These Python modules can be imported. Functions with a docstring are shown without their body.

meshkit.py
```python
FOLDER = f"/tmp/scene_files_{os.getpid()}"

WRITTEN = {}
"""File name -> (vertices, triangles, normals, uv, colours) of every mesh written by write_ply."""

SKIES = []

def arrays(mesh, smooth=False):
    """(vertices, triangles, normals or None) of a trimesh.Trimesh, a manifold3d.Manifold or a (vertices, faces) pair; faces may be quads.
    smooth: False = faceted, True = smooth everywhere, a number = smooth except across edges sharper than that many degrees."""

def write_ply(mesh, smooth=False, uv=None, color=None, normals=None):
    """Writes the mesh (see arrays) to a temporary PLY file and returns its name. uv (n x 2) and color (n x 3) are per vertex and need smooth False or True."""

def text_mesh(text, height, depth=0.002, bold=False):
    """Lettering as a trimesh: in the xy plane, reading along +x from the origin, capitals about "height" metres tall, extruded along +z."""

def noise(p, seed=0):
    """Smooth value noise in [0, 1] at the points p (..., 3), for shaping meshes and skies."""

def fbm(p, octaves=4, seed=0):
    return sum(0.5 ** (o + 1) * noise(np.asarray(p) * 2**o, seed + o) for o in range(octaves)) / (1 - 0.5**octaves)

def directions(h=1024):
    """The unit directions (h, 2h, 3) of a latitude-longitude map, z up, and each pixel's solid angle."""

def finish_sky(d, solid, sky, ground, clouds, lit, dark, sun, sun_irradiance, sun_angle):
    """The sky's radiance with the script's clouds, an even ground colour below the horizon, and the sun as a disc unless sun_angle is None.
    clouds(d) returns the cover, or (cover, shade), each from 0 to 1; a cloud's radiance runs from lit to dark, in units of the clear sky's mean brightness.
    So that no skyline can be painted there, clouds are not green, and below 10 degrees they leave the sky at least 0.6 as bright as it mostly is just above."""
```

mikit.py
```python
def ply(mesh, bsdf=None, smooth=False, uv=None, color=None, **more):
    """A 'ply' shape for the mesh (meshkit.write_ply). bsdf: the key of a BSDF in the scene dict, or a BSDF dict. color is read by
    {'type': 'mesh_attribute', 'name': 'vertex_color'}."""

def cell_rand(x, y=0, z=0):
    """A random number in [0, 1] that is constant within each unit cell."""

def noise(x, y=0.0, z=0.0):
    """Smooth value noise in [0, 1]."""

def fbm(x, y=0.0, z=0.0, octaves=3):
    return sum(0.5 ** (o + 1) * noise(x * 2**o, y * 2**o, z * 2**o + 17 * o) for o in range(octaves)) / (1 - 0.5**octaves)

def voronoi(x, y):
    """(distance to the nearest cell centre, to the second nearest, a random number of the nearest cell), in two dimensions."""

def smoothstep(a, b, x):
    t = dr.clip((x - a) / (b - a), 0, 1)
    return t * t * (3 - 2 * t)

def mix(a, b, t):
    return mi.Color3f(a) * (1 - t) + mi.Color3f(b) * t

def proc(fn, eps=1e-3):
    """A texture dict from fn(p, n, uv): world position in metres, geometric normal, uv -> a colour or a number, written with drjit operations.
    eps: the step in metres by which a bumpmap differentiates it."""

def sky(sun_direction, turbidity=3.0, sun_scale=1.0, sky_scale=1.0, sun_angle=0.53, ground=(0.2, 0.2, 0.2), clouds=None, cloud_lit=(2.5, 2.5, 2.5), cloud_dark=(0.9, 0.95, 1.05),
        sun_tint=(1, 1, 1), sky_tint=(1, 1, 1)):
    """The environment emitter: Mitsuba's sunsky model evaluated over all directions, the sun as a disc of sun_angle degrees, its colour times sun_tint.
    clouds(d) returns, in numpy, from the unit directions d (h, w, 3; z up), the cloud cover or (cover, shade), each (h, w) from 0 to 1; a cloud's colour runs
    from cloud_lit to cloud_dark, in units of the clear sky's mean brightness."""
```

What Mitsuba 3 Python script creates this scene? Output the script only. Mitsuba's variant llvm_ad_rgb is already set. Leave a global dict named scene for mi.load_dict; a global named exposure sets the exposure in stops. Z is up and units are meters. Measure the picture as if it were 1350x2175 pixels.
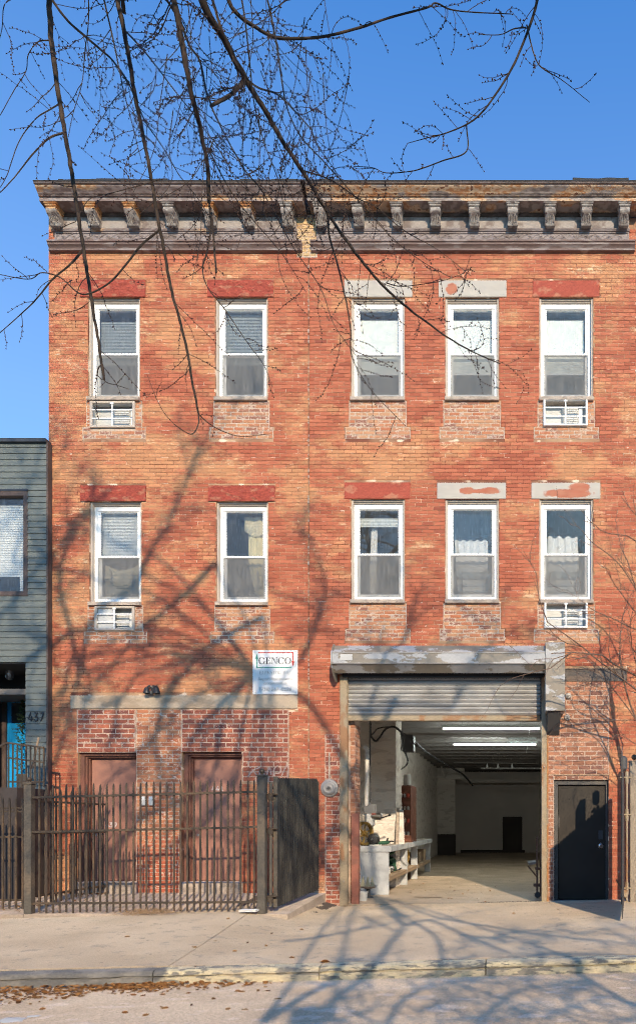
import math, random
import numpy as np, trimesh, mitsuba as mi, drjit as dr, mikit, meshkit
from mikit import proc, noise, fbm, cell_rand, smoothstep, mix
from shapely.geometry import Polygon, Point, LineString, box as sbox
from shapely.ops import unary_union
from shapely import affinity

# ---------------------------------------------------------------- camera, sky, exposure
CX, CY, F, D, ZC = 1090.0, 1750.0, 1573.0, 13.0, 1.5      # principal point and focal length of the photograph, distance to the facade, eye height
T = mi.ScalarTransform4f
scene, labels = {}, {}
scene['camera'] = {'type': 'perspective', 'fov': math.degrees(2 * math.atan(675.0 / F)), 'fov_axis': 'x',
                   'principal_point_offset_x': -(CX - 675.0) / 1350.0, 'principal_point_offset_y': -(CY - 1087.5) / 2175.0,
                   'near_clip': 0.05, 'far_clip': 2000.0,
                   'to_world': T().look_at(origin=[0, -D, ZC], target=[0, 0, ZC], up=[0, 0, 1])}
SUN = np.array([0.29, -1.0, 0.46])
def veil(d):
    """thin high haze, thicker towards the horizon all round"""
    el = np.degrees(np.arcsin(np.clip(d[..., 2], -1, 1)))
    n = meshkit.fbm(d * [3.0, 3.0, 9.0] + 5.0, 4, 3)
    return np.clip((54.0 - el) / 44.0, 0, 1) ** 1.3 * .32 * (.85 + .3 * n)


scene['sky'] = mikit.sky(SUN.tolist(), turbidity=3, sun_scale=1.0, sky_scale=1.0, sun_tint=(1.13, 1.20, 1.40), sky_tint=(.86, 2.1, 3.35), ground=(0.25, 0.22, 0.2),
                         clouds=veil, cloud_lit=(1.55, 1.55, 1.5))
exposure = 1.66

rnd = random.Random(7)
rng = np.random.default_rng(7)


def P(px, py, Y=0.0):
    k = (Y + D) / F
    return np.array([(px - CX) * k, Y, ZC + (CY - py) * k])


def X_(px, Y=0.0):
    return (px - CX) * (Y + D) / F


def Z_(py, Y=0.0):
    return ZC + (CY - py) * (Y + D) / F


# ---------------------------------------------------------------- helpers
def free(key):
    if key not in USED:
        USED.add(key)
        return key
    i = COUNT.get(key, 0)
    while True:
        i += 1
        k = f'{key}_{i:03d}'
        if k not in USED:
            USED.add(k)
            COUNT[key] = i
            return k


USED, COUNT = set(), {}


def thing(name, label, cat, group=None, kind=None):
    k = free(name)
    labels[k] = {'label': label, 'category': cat}
    if group:
        labels[k]['group'] = group
    if kind:
        labels[k]['kind'] = kind
    return k


def put(parent, name, mesh, mat, smooth=False, uv=None, label=None, kind=None, color=None, **more):
    """one entry of the scene: a part (parent given)"""
    k = free(parent + '__' + name)
    m = mesh.mesh() if isinstance(mesh, MB) else mesh
    scene[k] = mikit.ply(m, mat, smooth=smooth, uv=uv if uv is not None else (mesh.uvs() if isinstance(mesh, MB) else None), color=color, **more)
    if label or kind:
        labels[k] = {a: b for a, b in (('label', label), ('kind', kind)) if b}
    return k


def solo(name, mesh, mat, label, cat, group=None, kind=None, smooth=False, uv=None):
    k = thing(name, label, cat, group, kind)
    m = mesh.mesh() if isinstance(mesh, MB) else mesh
    scene[k] = mikit.ply(m, mat, smooth=smooth, uv=uv if uv is not None else (mesh.uvs() if isinstance(mesh, MB) else None))
    return k


def struct(name, mesh, mat, smooth=False):
    k = free(name)
    m = mesh.mesh() if isinstance(mesh, MB) else mesh
    scene[k] = mikit.ply(m, mat, smooth=smooth)
    labels[k] = {'kind': 'structure'}
    return k


class MB:
    """collects pieces into one mesh"""

    def __init__(s):
        s.v, s.f, s.u, s.n = [], [], [], 0

    def add(s, v, f, uv=None):
        v = np.asarray(v, float)
        f = np.asarray(f, int)
        if f.shape[1] == 4:
            f = np.vstack([f[:, [0, 1, 2]], f[:, [0, 2, 3]]])
        s.v.append(v)
        s.f.append(f + s.n)
        s.u.append(np.zeros((len(v), 2)) + (uv if uv is not None else 0))
        if uv is not None:
            s.hasuv = True
        s.n += len(v)
        return s

    hasuv = False

    def uvs(s):
        return np.vstack(s.u) if s.hasuv else None

    def tm(s, m, uv=None):
        return s.add(m.vertices, m.faces, uv)

    def box(s, x0, x1, y0, y1, z0, z1, uv=None):
        x0, x1 = min(x0, x1), max(x0, x1)
        y0, y1 = min(y0, y1), max(y0, y1)
        z0, z1 = min(z0, z1), max(z0, z1)
        v = [[x, y, z] for x in (x0, x1) for y in (y0, y1) for z in (z0, z1)]
        f = [[0, 1, 3, 2], [4, 6, 7, 5], [0, 4, 5, 1], [2, 3, 7, 6], [0, 2, 6, 4], [1, 5, 7, 3]]
        return s.add(v, f, uv)

    def cbox(s, x0, x1, y0, y1, z0, z1, c=0.006, uv=None):
        """box with chamfered edges"""
        x0, x1 = min(x0, x1), max(x0, x1)
        y0, y1 = min(y0, y1), max(y0, y1)
        z0, z1 = min(z0, z1), max(z0, z1)
        c = min(c, (x1 - x0) * .3, (y1 - y0) * .3, (z1 - z0) * .3)
        pts = []
        for sx in (0, 1):
            for sy in (0, 1):
                for sz in (0, 1):
                    p = np.array([(x0, x1)[sx], (y0, y1)[sy], (z0, z1)[sz]])
                    d = np.array([(c, -c)[sx], (c, -c)[sy], (c, -c)[sz]])
                    for a in range(3):
                        q = p.copy()
                        for b in range(3):
                            if b != a:
                                q[b] += d[b]
                        pts.append(q)
        h = trimesh.convex.convex_hull(np.array(pts))
        return s.add(h.vertices, h.faces, uv)

    def poly_y(s, poly, y0, y1, uv=None):
        """a shapely polygon in (x, z) extruded from y0 to y1"""
        for g in getattr(poly, 'geoms', [poly]):
            if g.is_empty or g.area < 1e-9:
                continue
            m = trimesh.creation.extrude_polygon(g, abs(y1 - y0), engine='earcut')
            v = m.vertices
            w = np.c_[v[:, 0], min(y0, y1) + v[:, 2], v[:, 1]]
            s.add(w, m.faces[:, ::-1], uv)
        return s

    def poly_x(s, pts, x0, x1, uv=None):
        """a polygon of (y, z) points swept from x0 to x1"""
        m = trimesh.creation.extrude_polygon(Polygon(pts), abs(x1 - x0), engine='earcut')
        v = m.vertices
        w = np.c_[min(x0, x1) + v[:, 2], v[:, 0], v[:, 1]]
        return s.add(w, m.faces, uv)

    def poly_z(s, poly, z0, z1, uv=None):
        m = trimesh.creation.extrude_polygon(poly, abs(z1 - z0), engine='earcut')
        v = m.vertices
        return s.add(np.c_[v[:, 0], v[:, 1], v[:, 2] + min(z0, z1)], m.faces, uv)

    def tube(s, pts, r, sides=6, uv=None, cap=True):
        p = np.asarray(pts, float)
        r = np.broadcast_to(np.asarray(r, float), (len(p),))
        t = np.gradient(p, axis=0)
        t /= np.linalg.norm(t, axis=1, keepdims=True) + 1e-12
        a = np.cross(t, [0.31, 0.2, 0.93])
        bad = np.linalg.norm(a, axis=1) < .25
        a[bad] = np.cross(t[bad], [1.0, 0.1, 0])
        a /= np.linalg.norm(a, axis=1, keepdims=True) + 1e-12
        b = np.cross(t, a)
        ang = np.arange(sides) * 2 * np.pi / sides
        v = p[:, None] + r[:, None, None] * (np.cos(ang)[None, :, None] * a[:, None] + np.sin(ang)[None, :, None] * b[:, None])
        v = v.reshape(-1, 3)
        i, j = np.meshgrid(np.arange(len(p) - 1), np.arange(sides), indexing='ij')
        q = np.stack([i * sides + j, i * sides + (j + 1) % sides, (i + 1) * sides + (j + 1) % sides, (i + 1) * sides + j], -1).reshape(-1, 4)
        f = np.vstack([q[:, [0, 1, 2]], q[:, [0, 2, 3]]])
        if cap:
            k = len(v)
            v = np.vstack([v, p[0], p[-1]])
            jj = np.arange(sides)
            f = np.vstack([f, np.c_[jj * 0 + k, (jj + 1) % sides, jj], np.c_[jj * 0 + k + 1, jj + (len(p) - 1) * sides, (jj + 1) % sides + (len(p) - 1) * sides]])
        return s.add(v, f, uv)

    def lathe(s, prof, center, axis='z', sides=20, uv=None):
        """prof: (radius, height) pairs round an axis through center"""
        pr = np.asarray(prof, float)
        ang = np.arange(sides) * 2 * np.pi / sides
        n = len(pr)
        rr, hh = pr[:, 0][:, None], np.broadcast_to(pr[:, 1][:, None], (n, sides))
        c, d = rr * np.cos(ang), rr * np.sin(ang)
        if axis == 'z':
            v = np.stack([c, d, hh], -1)
        elif axis == 'y':
            v = np.stack([c, hh, -d], -1)
        else:
            v = np.stack([hh, c, d], -1)
        v = v.reshape(-1, 3) + np.asarray(center, float)
        i, j = np.meshgrid(np.arange(n - 1), np.arange(sides), indexing='ij')
        q = np.stack([i * sides + j, i * sides + (j + 1) % sides, (i + 1) * sides + (j + 1) % sides, (i + 1) * sides + j], -1).reshape(-1, 4)
        return s.add(v, q, uv)

    def mesh(s):
        return trimesh.Trimesh(np.vstack(s.v), np.vstack(s.f), process=False)


def spline(pts, n=8):
    """Catmull-Rom through the points"""
    p = np.asarray(pts, float)
    if len(p) < 3:
        return np.linspace(p[0], p[-1], n + 1)
    q = np.vstack([2 * p[0] - p[1], p, 2 * p[-1] - p[-2]])
    out = []
    for i in range(1, len(q) - 2):
        a, b, c, d = q[i - 1:i + 3]
        for t in np.arange(n) / n:
            out.append(.5 * (2 * b + (c - a) * t + (2 * a - 5 * b + 4 * c - d) * t * t + (3 * b - a - 3 * c + d) * t ** 3))
    out.append(p[-1])
    return np.array(out)


def roughbox(x0, x1, y0, y1, z0, z1, amp, seed, step=.03, freq=9.0):
    """box whose front (low y) face is broken stone"""
    nx, nz = max(2, int((x1 - x0) / step)), max(2, int((z1 - z0) / step))
    gx, gz = np.meshgrid(np.linspace(x0, x1, nx + 1), np.linspace(z0, z1, nz + 1), indexing='ij')
    e = np.minimum(np.minimum(gx - x0, x1 - gx), np.minimum(gz - z0, z1 - gz))
    n = meshkit.fbm(np.stack([gx * freq, gx * 0 + seed, gz * freq * 1.6], -1), 4, seed)
    n = np.abs(n - .5) * 2
    gy = y0 - amp * (n - .25) * np.clip(e / .02, 0, 1)
    v = np.stack([gx, gy, gz], -1).reshape(-1, 3)
    i, j = np.meshgrid(np.arange(nx), np.arange(nz), indexing='ij')
    a = i * (nz + 1) + j
    q = np.stack([a, a + nz + 1, a + nz + 2, a + 1], -1).reshape(-1, 4)
    m = MB().add(v, q)
    m.box(x0, x1, y0 + .003, y1, z0, z1)
    return m


# ---------------------------------------------------------------- materials
def mat(key, base, rough=.7, **kw):
    d = {'type': 'principled', 'base_color': base if isinstance(base, dict) else {'type': 'rgb', 'value': list(base)}, 'roughness': rough, 'specular': .4, **kw}
    scene[key] = {'type': 'twosided', 'bsdf': d}


def c3(c):
    return mi.Color3f(*c)


def pm(key, fn, rough=.75, **kw):
    mat(key, proc(fn), rough, **kw)


def lin(r, g, b):
    return [((c / 255 + .055) / 1.055) ** 2.4 if c > 10 else c / 3294.6 for c in (r, g, b)]


SEAM = -3.595


def painted(p, n, uv):
    x, z = p.x, p.z
    big = fbm(x * .9 + 3, z * 1.3, 1.5, 3)
    mid = fbm(x * 3.3, z * 6.5, 5.5, 2)
    fine = fbm(x * 22, z * 50, 9.5, 2)
    band = dr.exp(-dr.square((z - 7.75) / .55)) * .20 + dr.exp(-dr.square((z - 11.2) / .35)) * .06
    left = dr.select(x < SEAM, .01, -.085)
    low = dr.select(z < 4.8, .03, 0.0)
    w = .505 + 1.05 * (big - .5) + .62 * (mid - .5) + .10 * (uv.x - .5) + .34 * (fine - .5) + band + left + low
    tan = mix((.505, .235, .112), (.60, .40, .24), smoothstep(.66, .9, fbm(x * 1.7 + 9, z * 4, 2.5, 2) + (fine - .5) * .7 + (uv.y - .5) * .12))
    red = mix((.38, .098, .051), (.425, .134, .071), uv.y)
    red = mix(red, (.25, .07, .045), smoothstep(.90, .98, uv.x) * .6)
    c = mix(red, tan, smoothstep(.43, .75, w)) * (.88 + .22 * uv.y)
    # splashes of pale mortar
    s = smoothstep(.79, .86, fbm(x * 13, z * 26, 3.5, 2))
    return mix(c, (.66, .55, .42), s * .8)


def mortar_main(p, n, uv):
    x, z = p.x, p.z
    a = fbm(x * 1.3, z * 2.1, 4.5, 3)
    b = noise(x * 9, z * 17, 2.5)
    c = mix((.20, .075, .045), (.44, .27, .16), smoothstep(.35, .62, a))
    return mix(c, (.72, .58, .43), smoothstep(.64, .76, b))


def old_brick(p, n, uv):
    x, z = p.x, p.z
    f = fbm(x * 18, z * 30, 1.5, 3)
    c = mix((.42, .15, .075), (.50, .27, .15), uv.x)
    c = mix(c, (.29, .13, .09), smoothstep(.72, .85, uv.y))
    return mix(c, (.56, .45, .36), smoothstep(.55, .72, f + (uv.y - .5) * .15) * .8)


def infill_brick(p, n, uv):
    x, z = p.x, p.z
    f = fbm(x * 24, z * 40, 2.5, 3)
    c = mix((.24, .075, .05), (.40, .13, .075), uv.x)
    c = mix(c, (.16, .06, .05), smoothstep(.8, .95, uv.y) * .8)
    c = c * (.75 + .5 * f)
    return mix(c, (.58, .48, .40), smoothstep(.66, .74, f) * .7)


def pier_brick(p, n, uv):
    x, z = p.x, p.z
    f = fbm(x * 18, z * 30, 4.5, 3)
    c = mix((.38, .125, .065), (.50, .22, .11), uv.x)
    c = mix(c, (.42, .10, .055), smoothstep(1.5, .8, z + (f - .5)) * .8)
    return mix(c, (.60, .50, .41), smoothstep(.60, .72, f + (uv.y - .5) * .1) * .8)


def brown_brick(p, n, uv):
    x, z = p.x, p.z
    f = fbm(x * 20, z * 34, 6.5, 3)
    c = mix((.30, .13, .075), (.47, .22, .13), uv.x)
    c = mix(c, (.19, .09, .07), smoothstep(.7, .95, uv.y) * .8)
    return mix(c * (.8 + .4 * f), (.60, .47, .36), smoothstep(.60, .72, f) * .6)


def grain(c, amt=.25, fx=40.0, fz=40.0, big=2.0):
    def fn(p, n, uv):
        a = fbm(p.x * fx, p.y * fx, p.z * fz, 2)
        b = fbm(p.x * big, p.y * big, p.z * big + 7, 3)
        return c3(c) * (1 - amt + amt * (a + b))
    return fn


def patchy(c, d, lo=.45, hi=.6, fx=3.0, fz=3.0, amt=.25, gf=45.0):
    """colour c with patches of d"""
    def fn(p, n, uv):
        b = fbm(p.x * fx, p.y * fx, p.z * fz + 3, 4)
        a = noise(p.x * gf, p.y * gf, p.z * gf)
        return mix(c, d, smoothstep(lo, hi, b)) * (1 - amt + 2 * amt * a * .9)
    return fn


pm('m_painted', painted, .8)
pm('m_mortar', mortar_main, .95)
pm('m_old_brick', old_brick, .9)
pm('m_infill_brick', infill_brick, .85)
pm('m_pier_brick', pier_brick, .85)
pm('m_brown_brick', brown_brick, .85)
pm('m_pale_mortar', patchy((.52, .41, .315), (.38, .27, .20), .5, .7, 9, 9, .15), .95)
pm('m_white_mortar', patchy((.50, .37, .285), (.34, .23, .175), .55, .7, 7, 7, .15), .95)
pm('m_red_lintel', patchy((.37, .075, .045), (.43, .17, .10), .55, .72, 8, 8, .2), .8)
pm('m_brownstone', patchy((.33, .065, .042), (.38, .14, .085), .55, .7, 9, 14, .25), .9)


def grey_lintel_fn(p, n, uv):
    b = fbm(p.x * 6, 2.5, p.z * 12, 3)
    g = mix((.50, .46, .40), (.43, .39, .34), b)
    def blob(cx, cz, rx, rz):
        return dr.sqrt(dr.square((p.x - cx) / rx) + dr.square((p.z - cz) / rz)) + (fbm(p.x * 16, 1.5, p.z * 16, 3) - .5) * .55
    d = dr.minimum(blob(X_(959), Z_(613), .11, .11), blob(X_(992), Z_(1042), .14, .065))
    d = dr.minimum(d, blob(X_(1040), Z_(1042), .20, .065))
    d = dr.minimum(d, blob(X_(1015), Z_(1043), .30, .038))
    d = dr.minimum(d, blob(X_(1205), Z_(1048), .46, .085))
    d = dr.minimum(d, blob(X_(1230), Z_(1036), .20, .10))
    red = mix((.40, .10, .055), (.45, .22, .14), b)
    return mix(red, g, smoothstep(.78, 1.05, d))


pm('m_grey_lintel', grey_lintel_fn, .9)
pm('m_concrete_band', patchy((.46, .37, .27), (.35, .265, .185), .45, .65, 3, 6, .12), .9)
pm('m_sill', patchy((.46, .38, .31), (.33, .27, .22), .45, .6, 12, 12, .15), .9)
mat('m_vinyl', (.86, .85, .82), .35)
pm('m_panning', grain((.48, .41, .34), .1), .6)
scene['m_clear_glass'] = {'type': 'thindielectric', 'int_ior': 1.5}


def dust(p, n, uv):
    return .045 + .05 * fbm(p.x * 7, p.y * 7, p.z * 5, 3) + .05 * smoothstep(.55, .8, noise(p.x * 60, 1.5, p.z * 7))


scene['m_glass'] = {'type': 'blendbsdf', 'weight': proc(dust), 'a': {'type': 'thindielectric', 'int_ior': 1.5}, 'b': {'type': 'twosided', 'bsdf': {'type': 'diffuse', 'reflectance': {'type': 'rgb', 'value': [.52, .54, .54]}}}}
scene['m_screen'] = {'type': 'mask', 'opacity': proc(lambda p, n, uv: .30 + .42 * noise(p.x * 42, 1.5, p.z * 4) + .16 * (fbm(p.x * 3, 2.5, p.z * 3, 2) - .5)), 'bsdf': {'type': 'twosided', 'bsdf': {'type': 'diffuse', 'reflectance': {'type': 'rgb', 'value': [.24, .24, .235]}}}}
scene['m_film'] = {'type': 'thindielectric', 'int_ior': 1.45}


def cornice_fn(rust, base, base2):
    def fn(p, n, uv):
        b = fbm(p.x * 2.6, p.y * 3, p.z * 9, 4)
        d = fbm(p.x * 14, p.y * 14 + 3, p.z * 30, 3)
        c = mix(base, base2, smoothstep(.35, .65, d))
        up = smoothstep(12.10, 12.24, p.z + (b - .5) * .25)
        r = smoothstep(.62 - rust, .70 - rust, b + .18 * (d - .5) + up * rust * .6 - .08)
        rc = mix((.36, .16, .06), (.52, .38, .25), smoothstep(.38, .58, d))
        rc = mix(rc, (.16, .07, .04), smoothstep(.66, .72, d))
        return mix(c, rc, r * .9)
    return fn


pm('m_cornice_left', cornice_fn(.04, (.29, .24, .225), (.17, .125, .115)), .7)
pm('m_cornice_right', cornice_fn(.17, (.31, .265, .24), (.18, .145, .13)), .7)
pm('m_frieze', patchy((.27, .225, .215), (.18, .14, .125), .45, .65, 5, 14, .15), .75)
pm('m_back_board', patchy((.34, .30, .275), (.20, .16, .145), .45, .62, 7, 5, .15), .8)
pm('m_lower_moulding', patchy((.17, .115, .10), (.27, .22, .205), .5, .64, 4, 18, .15), .7)
pm('m_soffit', patchy((.085, .065, .055), (.13, .10, .09), .5, .65, 6, 9, .2), .85)


def bracket_fn(rust):
    def fn(p, n, uv):
        d = fbm(p.x * 16, p.y * 16, p.z * 22, 3)
        c = mix((.25, .215, .19), (.36, .33, .30), smoothstep(.45, .62, d))
        c = mix(c, (.16, .13, .12), smoothstep(.60, .68, fbm(p.x * 11 + 5, p.y * 11, p.z * 13, 2)))
        if rust:
            rc = mix((.37, .15, .05), (.46, .27, .13), smoothstep(.4, .6, d))
            c = mix(c, rc, smoothstep(12.05, 12.09, p.z + (d - .5) * .12))
        return c
    return fn


pm('m_bracket_rust', bracket_fn(True), .8)
pm('m_bracket', bracket_fn(False), .8)
mat('m_tar', (.03, .03, .032), .8)
pm('m_tan_pier', patchy((.56, .38, .20), (.38, .24, .13), .5, .7, 8, 16, .2), .9)


def hood_fn(p, n, uv):
    a = fbm(p.x * 2.2, p.y * 2, p.z * 5.5, 4)
    b = fbm(p.x * 26, p.y * 26, p.z * 30, 3)
    c = mix((.27, .235, .185), (.20, .18, .155), b)
    s = smoothstep(.50, .55, a + .22 * (b - .5))
    return mix(c, mix((.33, .335, .34), (.42, .425, .43), b), s)


pm('m_hood', hood_fn, .55, metallic=.15)
pm('m_slat', patchy((.43, .425, .41), (.34, .33, .315), .45, .65, 2, 2, .08), .5, metallic=.2)
pm('m_rail', patchy((.34, .27, .18), (.30, .16, .08), .55, .68, 5, 2, .15), .6, metallic=.2)
pm('m_rust_edge', patchy((.40, .19, .08), (.30, .24, .18), .5, .65, 7, 3, .2), .8)
pm('m_steel_beam', patchy((.10, .085, .075), (.15, .11, .085), .5, .65, 4, 6, .2), .7)
pm('m_red_post', patchy((.30, .11, .075), (.24, .10, .07), .5, .6, 6, 6, .12), .6)
pm('m_door_brown', patchy((.36, .175, .125), (.31, .15, .11), .45, .6, 4, 3, .06), .5)
pm('m_door_frame', patchy((.20, .085, .06), (.15, .07, .05), .45, .6, 5, 5, .12), .6)


def black_door_fn(p, n, uv):
    b = fbm(p.x * 4, 1.5, p.z * 3, 4)
    s = noise(p.x * 55, 1.5, p.z * 1.3) * noise(p.x * 16, 4.5, p.z * 2.6)
    c = mix((.032, .027, .022), (.048, .041, .033), b)
    return mix(c, (.14, .13, .12), smoothstep(.66, .78, s))


pm('m_door_black', black_door_fn, .6, specular=.2)
pm('m_door_black_frame', patchy((.075, .072, .07), (.11, .10, .09), .5, .65, 6, 3, .15), .6)
mat('m_chrome', (.72, .73, .75), .2, metallic=1.0)
mat('m_dull_metal', (.30, .285, .265), .5, metallic=.25)
pm('m_iron', patchy((.062, .046, .032), (.105, .070, .042), .5, .66, 9, 4, .2), .55)
pm('m_iron_grey', patchy((.095, .083, .066), (.14, .11, .078), .5, .68, 5, 3, .2), .6)
pm('m_post_tan', patchy((.30, .25, .19), (.21, .17, .13), .45, .65, 5, 2, .15), .7)


def gate_fn(p, n, uv):
    b = fbm(p.x * 4, p.y * 9, p.z * 1.8, 4)
    s = noise(p.x * 30, p.y * 30, p.z * 2.5)
    c = mix((.036, .034, .031), (.072, .066, .054), smoothstep(.4, .65, b))
    return c * (.75 + .5 * s)


pm('m_gate', gate_fn, .6)
mat('m_black', (.025, .025, .028), .45)
mat('m_dark_grey', (.07, .07, .072), .6)
mat('m_white', (.78, .78, .76), .5)
pm('m_sign', grain((.80, .785, .75), .03), .35)
mat('m_ink', (.03, .03, .03), .6)
mat('m_ink_grey', (.20, .20, .20), .6)
mat('m_ink_mid', (.11, .11, .11), .6)
mat('m_sign_red', (.55, .05, .04), .6)
mat('m_sign_green', (.07, .30, .22), .6)
mat('m_number_pale', (.48, .42, .40), .6)
pm('m_grey_boxes', grain((.50, .50, .48), .12), .5)


# siding, sidewalk, road
def siding_fn(p, n, uv):
    b = fbm(p.x * 1.5, 1.5, p.z * 2, 3)
    g = noise(p.x * 7, 2.5, p.z * 90)
    return c3((.125, .142, .133)) * (.82 + .2 * b + .12 * g + .10 * uv.x)


pm('m_siding', siding_fn, .6)
mat('m_coping', (.040, .046, .056), .5)
pm('m_trim_brown', patchy((.085, .06, .052), (.12, .085, .07), .5, .65, 6, 3, .15), .6)
mat('m_porch', (.042, .043, .047), .7)
mat('m_blue_door', (.015, .33, .72), .4)


def walk_fn(p, n, uv):
    x, y = p.x, p.y
    a = fbm(x * .9, y * 1.1, 2.5, 4)
    b = fbm(x * 7, y * 9, 1.5, 3)
    g = noise(x * 130, y * 130, 1.5)
    c = mix((.39, .305, .205), (.475, .38, .262), smoothstep(.3, .7, a))
    c = mix(c, (.24, .205, .17), smoothstep(.58, .75, b) * .55)
    sp = smoothstep(.78, .83, noise(x * 17, y * 17, 6.5))
    c = mix(c, (.17, .145, .12), sp * .6)
    return c * (.80 + .40 * g)


def road_fn(p, n, uv):
    x, y = p.x, p.y
    a = fbm(x * .8, y * 1.4, 3.5, 4)
    b = fbm(x * 5, y * 8, 8.5, 3)
    g = noise(x * 70, y * 70, 2.5) * .6 + noise(x * 160, y * 160, 5.5) * .4
    c = mix((.43, .325, .215), (.53, .415, .285), smoothstep(.35, .65, a))
    c = mix(c, (.60, .49, .38), smoothstep(.56, .70, b) * .6)
    return c * (.50 + 1.0 * g)


pm('m_walk', walk_fn, .9)
pm('m_road', road_fn, .9)
pm('m_yard', patchy((.45, .36, .27), (.34, .27, .205), .45, .65, 2, 2, .15), .9)
pm('m_joint', grain((.09, .07, .055), .3), .95)


def curb_fn(p, n, uv):
    x, y, z = p.x, p.y, p.z
    a = fbm(x * 5, y * 9, z * 9, 4)
    g = noise(x * 60, y * 60, z * 60)
    stone = mix((.135, .13, .12), (.21, .195, .17), smoothstep(.4, .65, a))
    yel = mix((.52, .45, .29), (.44, .375, .26), smoothstep(.4, .7, a))
    k = smoothstep(-3.60, -3.50, x + (a - .5) * .4) * (1 - .85 * smoothstep(.50, .60, fbm(x * 9, y * 22, z * 26, 3)))
    return mix(stone, yel, k) * (.85 + .3 * g)


pm('m_curb', curb_fn, .9)


def leaf_fn(p, n, uv):
    return mix(mix((.20, .085, .03), (.36, .19, .075), uv.x), (.10, .05, .025), smoothstep(.75, 1.0, uv.y))


scene['m_leaf'] = {'type': 'twosided', 'bsdf': {'type': 'diffuse', 'reflectance': proc(leaf_fn)}}
pm('m_bark', patchy((.034, .024, .018), (.066, .045, .032), .45, .65, 14, 14, .25), .85)
mat('m_twig', (.042, .025, .018), .75)
mat('m_bud', (.055, .027, .019), .7)
pm('m_twig_brown', grain((.16, .10, .07), .2), .8)

# interiors
pm('m_room', grain((.16, .15, .14), .1), .9)
pm('m_white_brick', patchy((.70, .65, .59), (.54, .49, .44), .52, .68, 4, 8, .1), .8)
pm('m_plaster', grain((.70, .64, .585), .12), .85)
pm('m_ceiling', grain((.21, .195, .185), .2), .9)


def gfloor_fn(p, n, uv):
    a = fbm(p.x * 1.4, p.y * 1.4, 2.5, 4)
    g = noise(p.x * 60, p.y * 60, 3.5)
    b = fbm(p.x * 6, p.y * 6, 4.5, 3)
    c = mix((.32, .25, .178), (.40, .315, .23), smoothstep(.35, .65, a))
    return mix(c, (.21, .17, .14), smoothstep(.60, .72, b) * .5) * (.85 + .3 * g)


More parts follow.
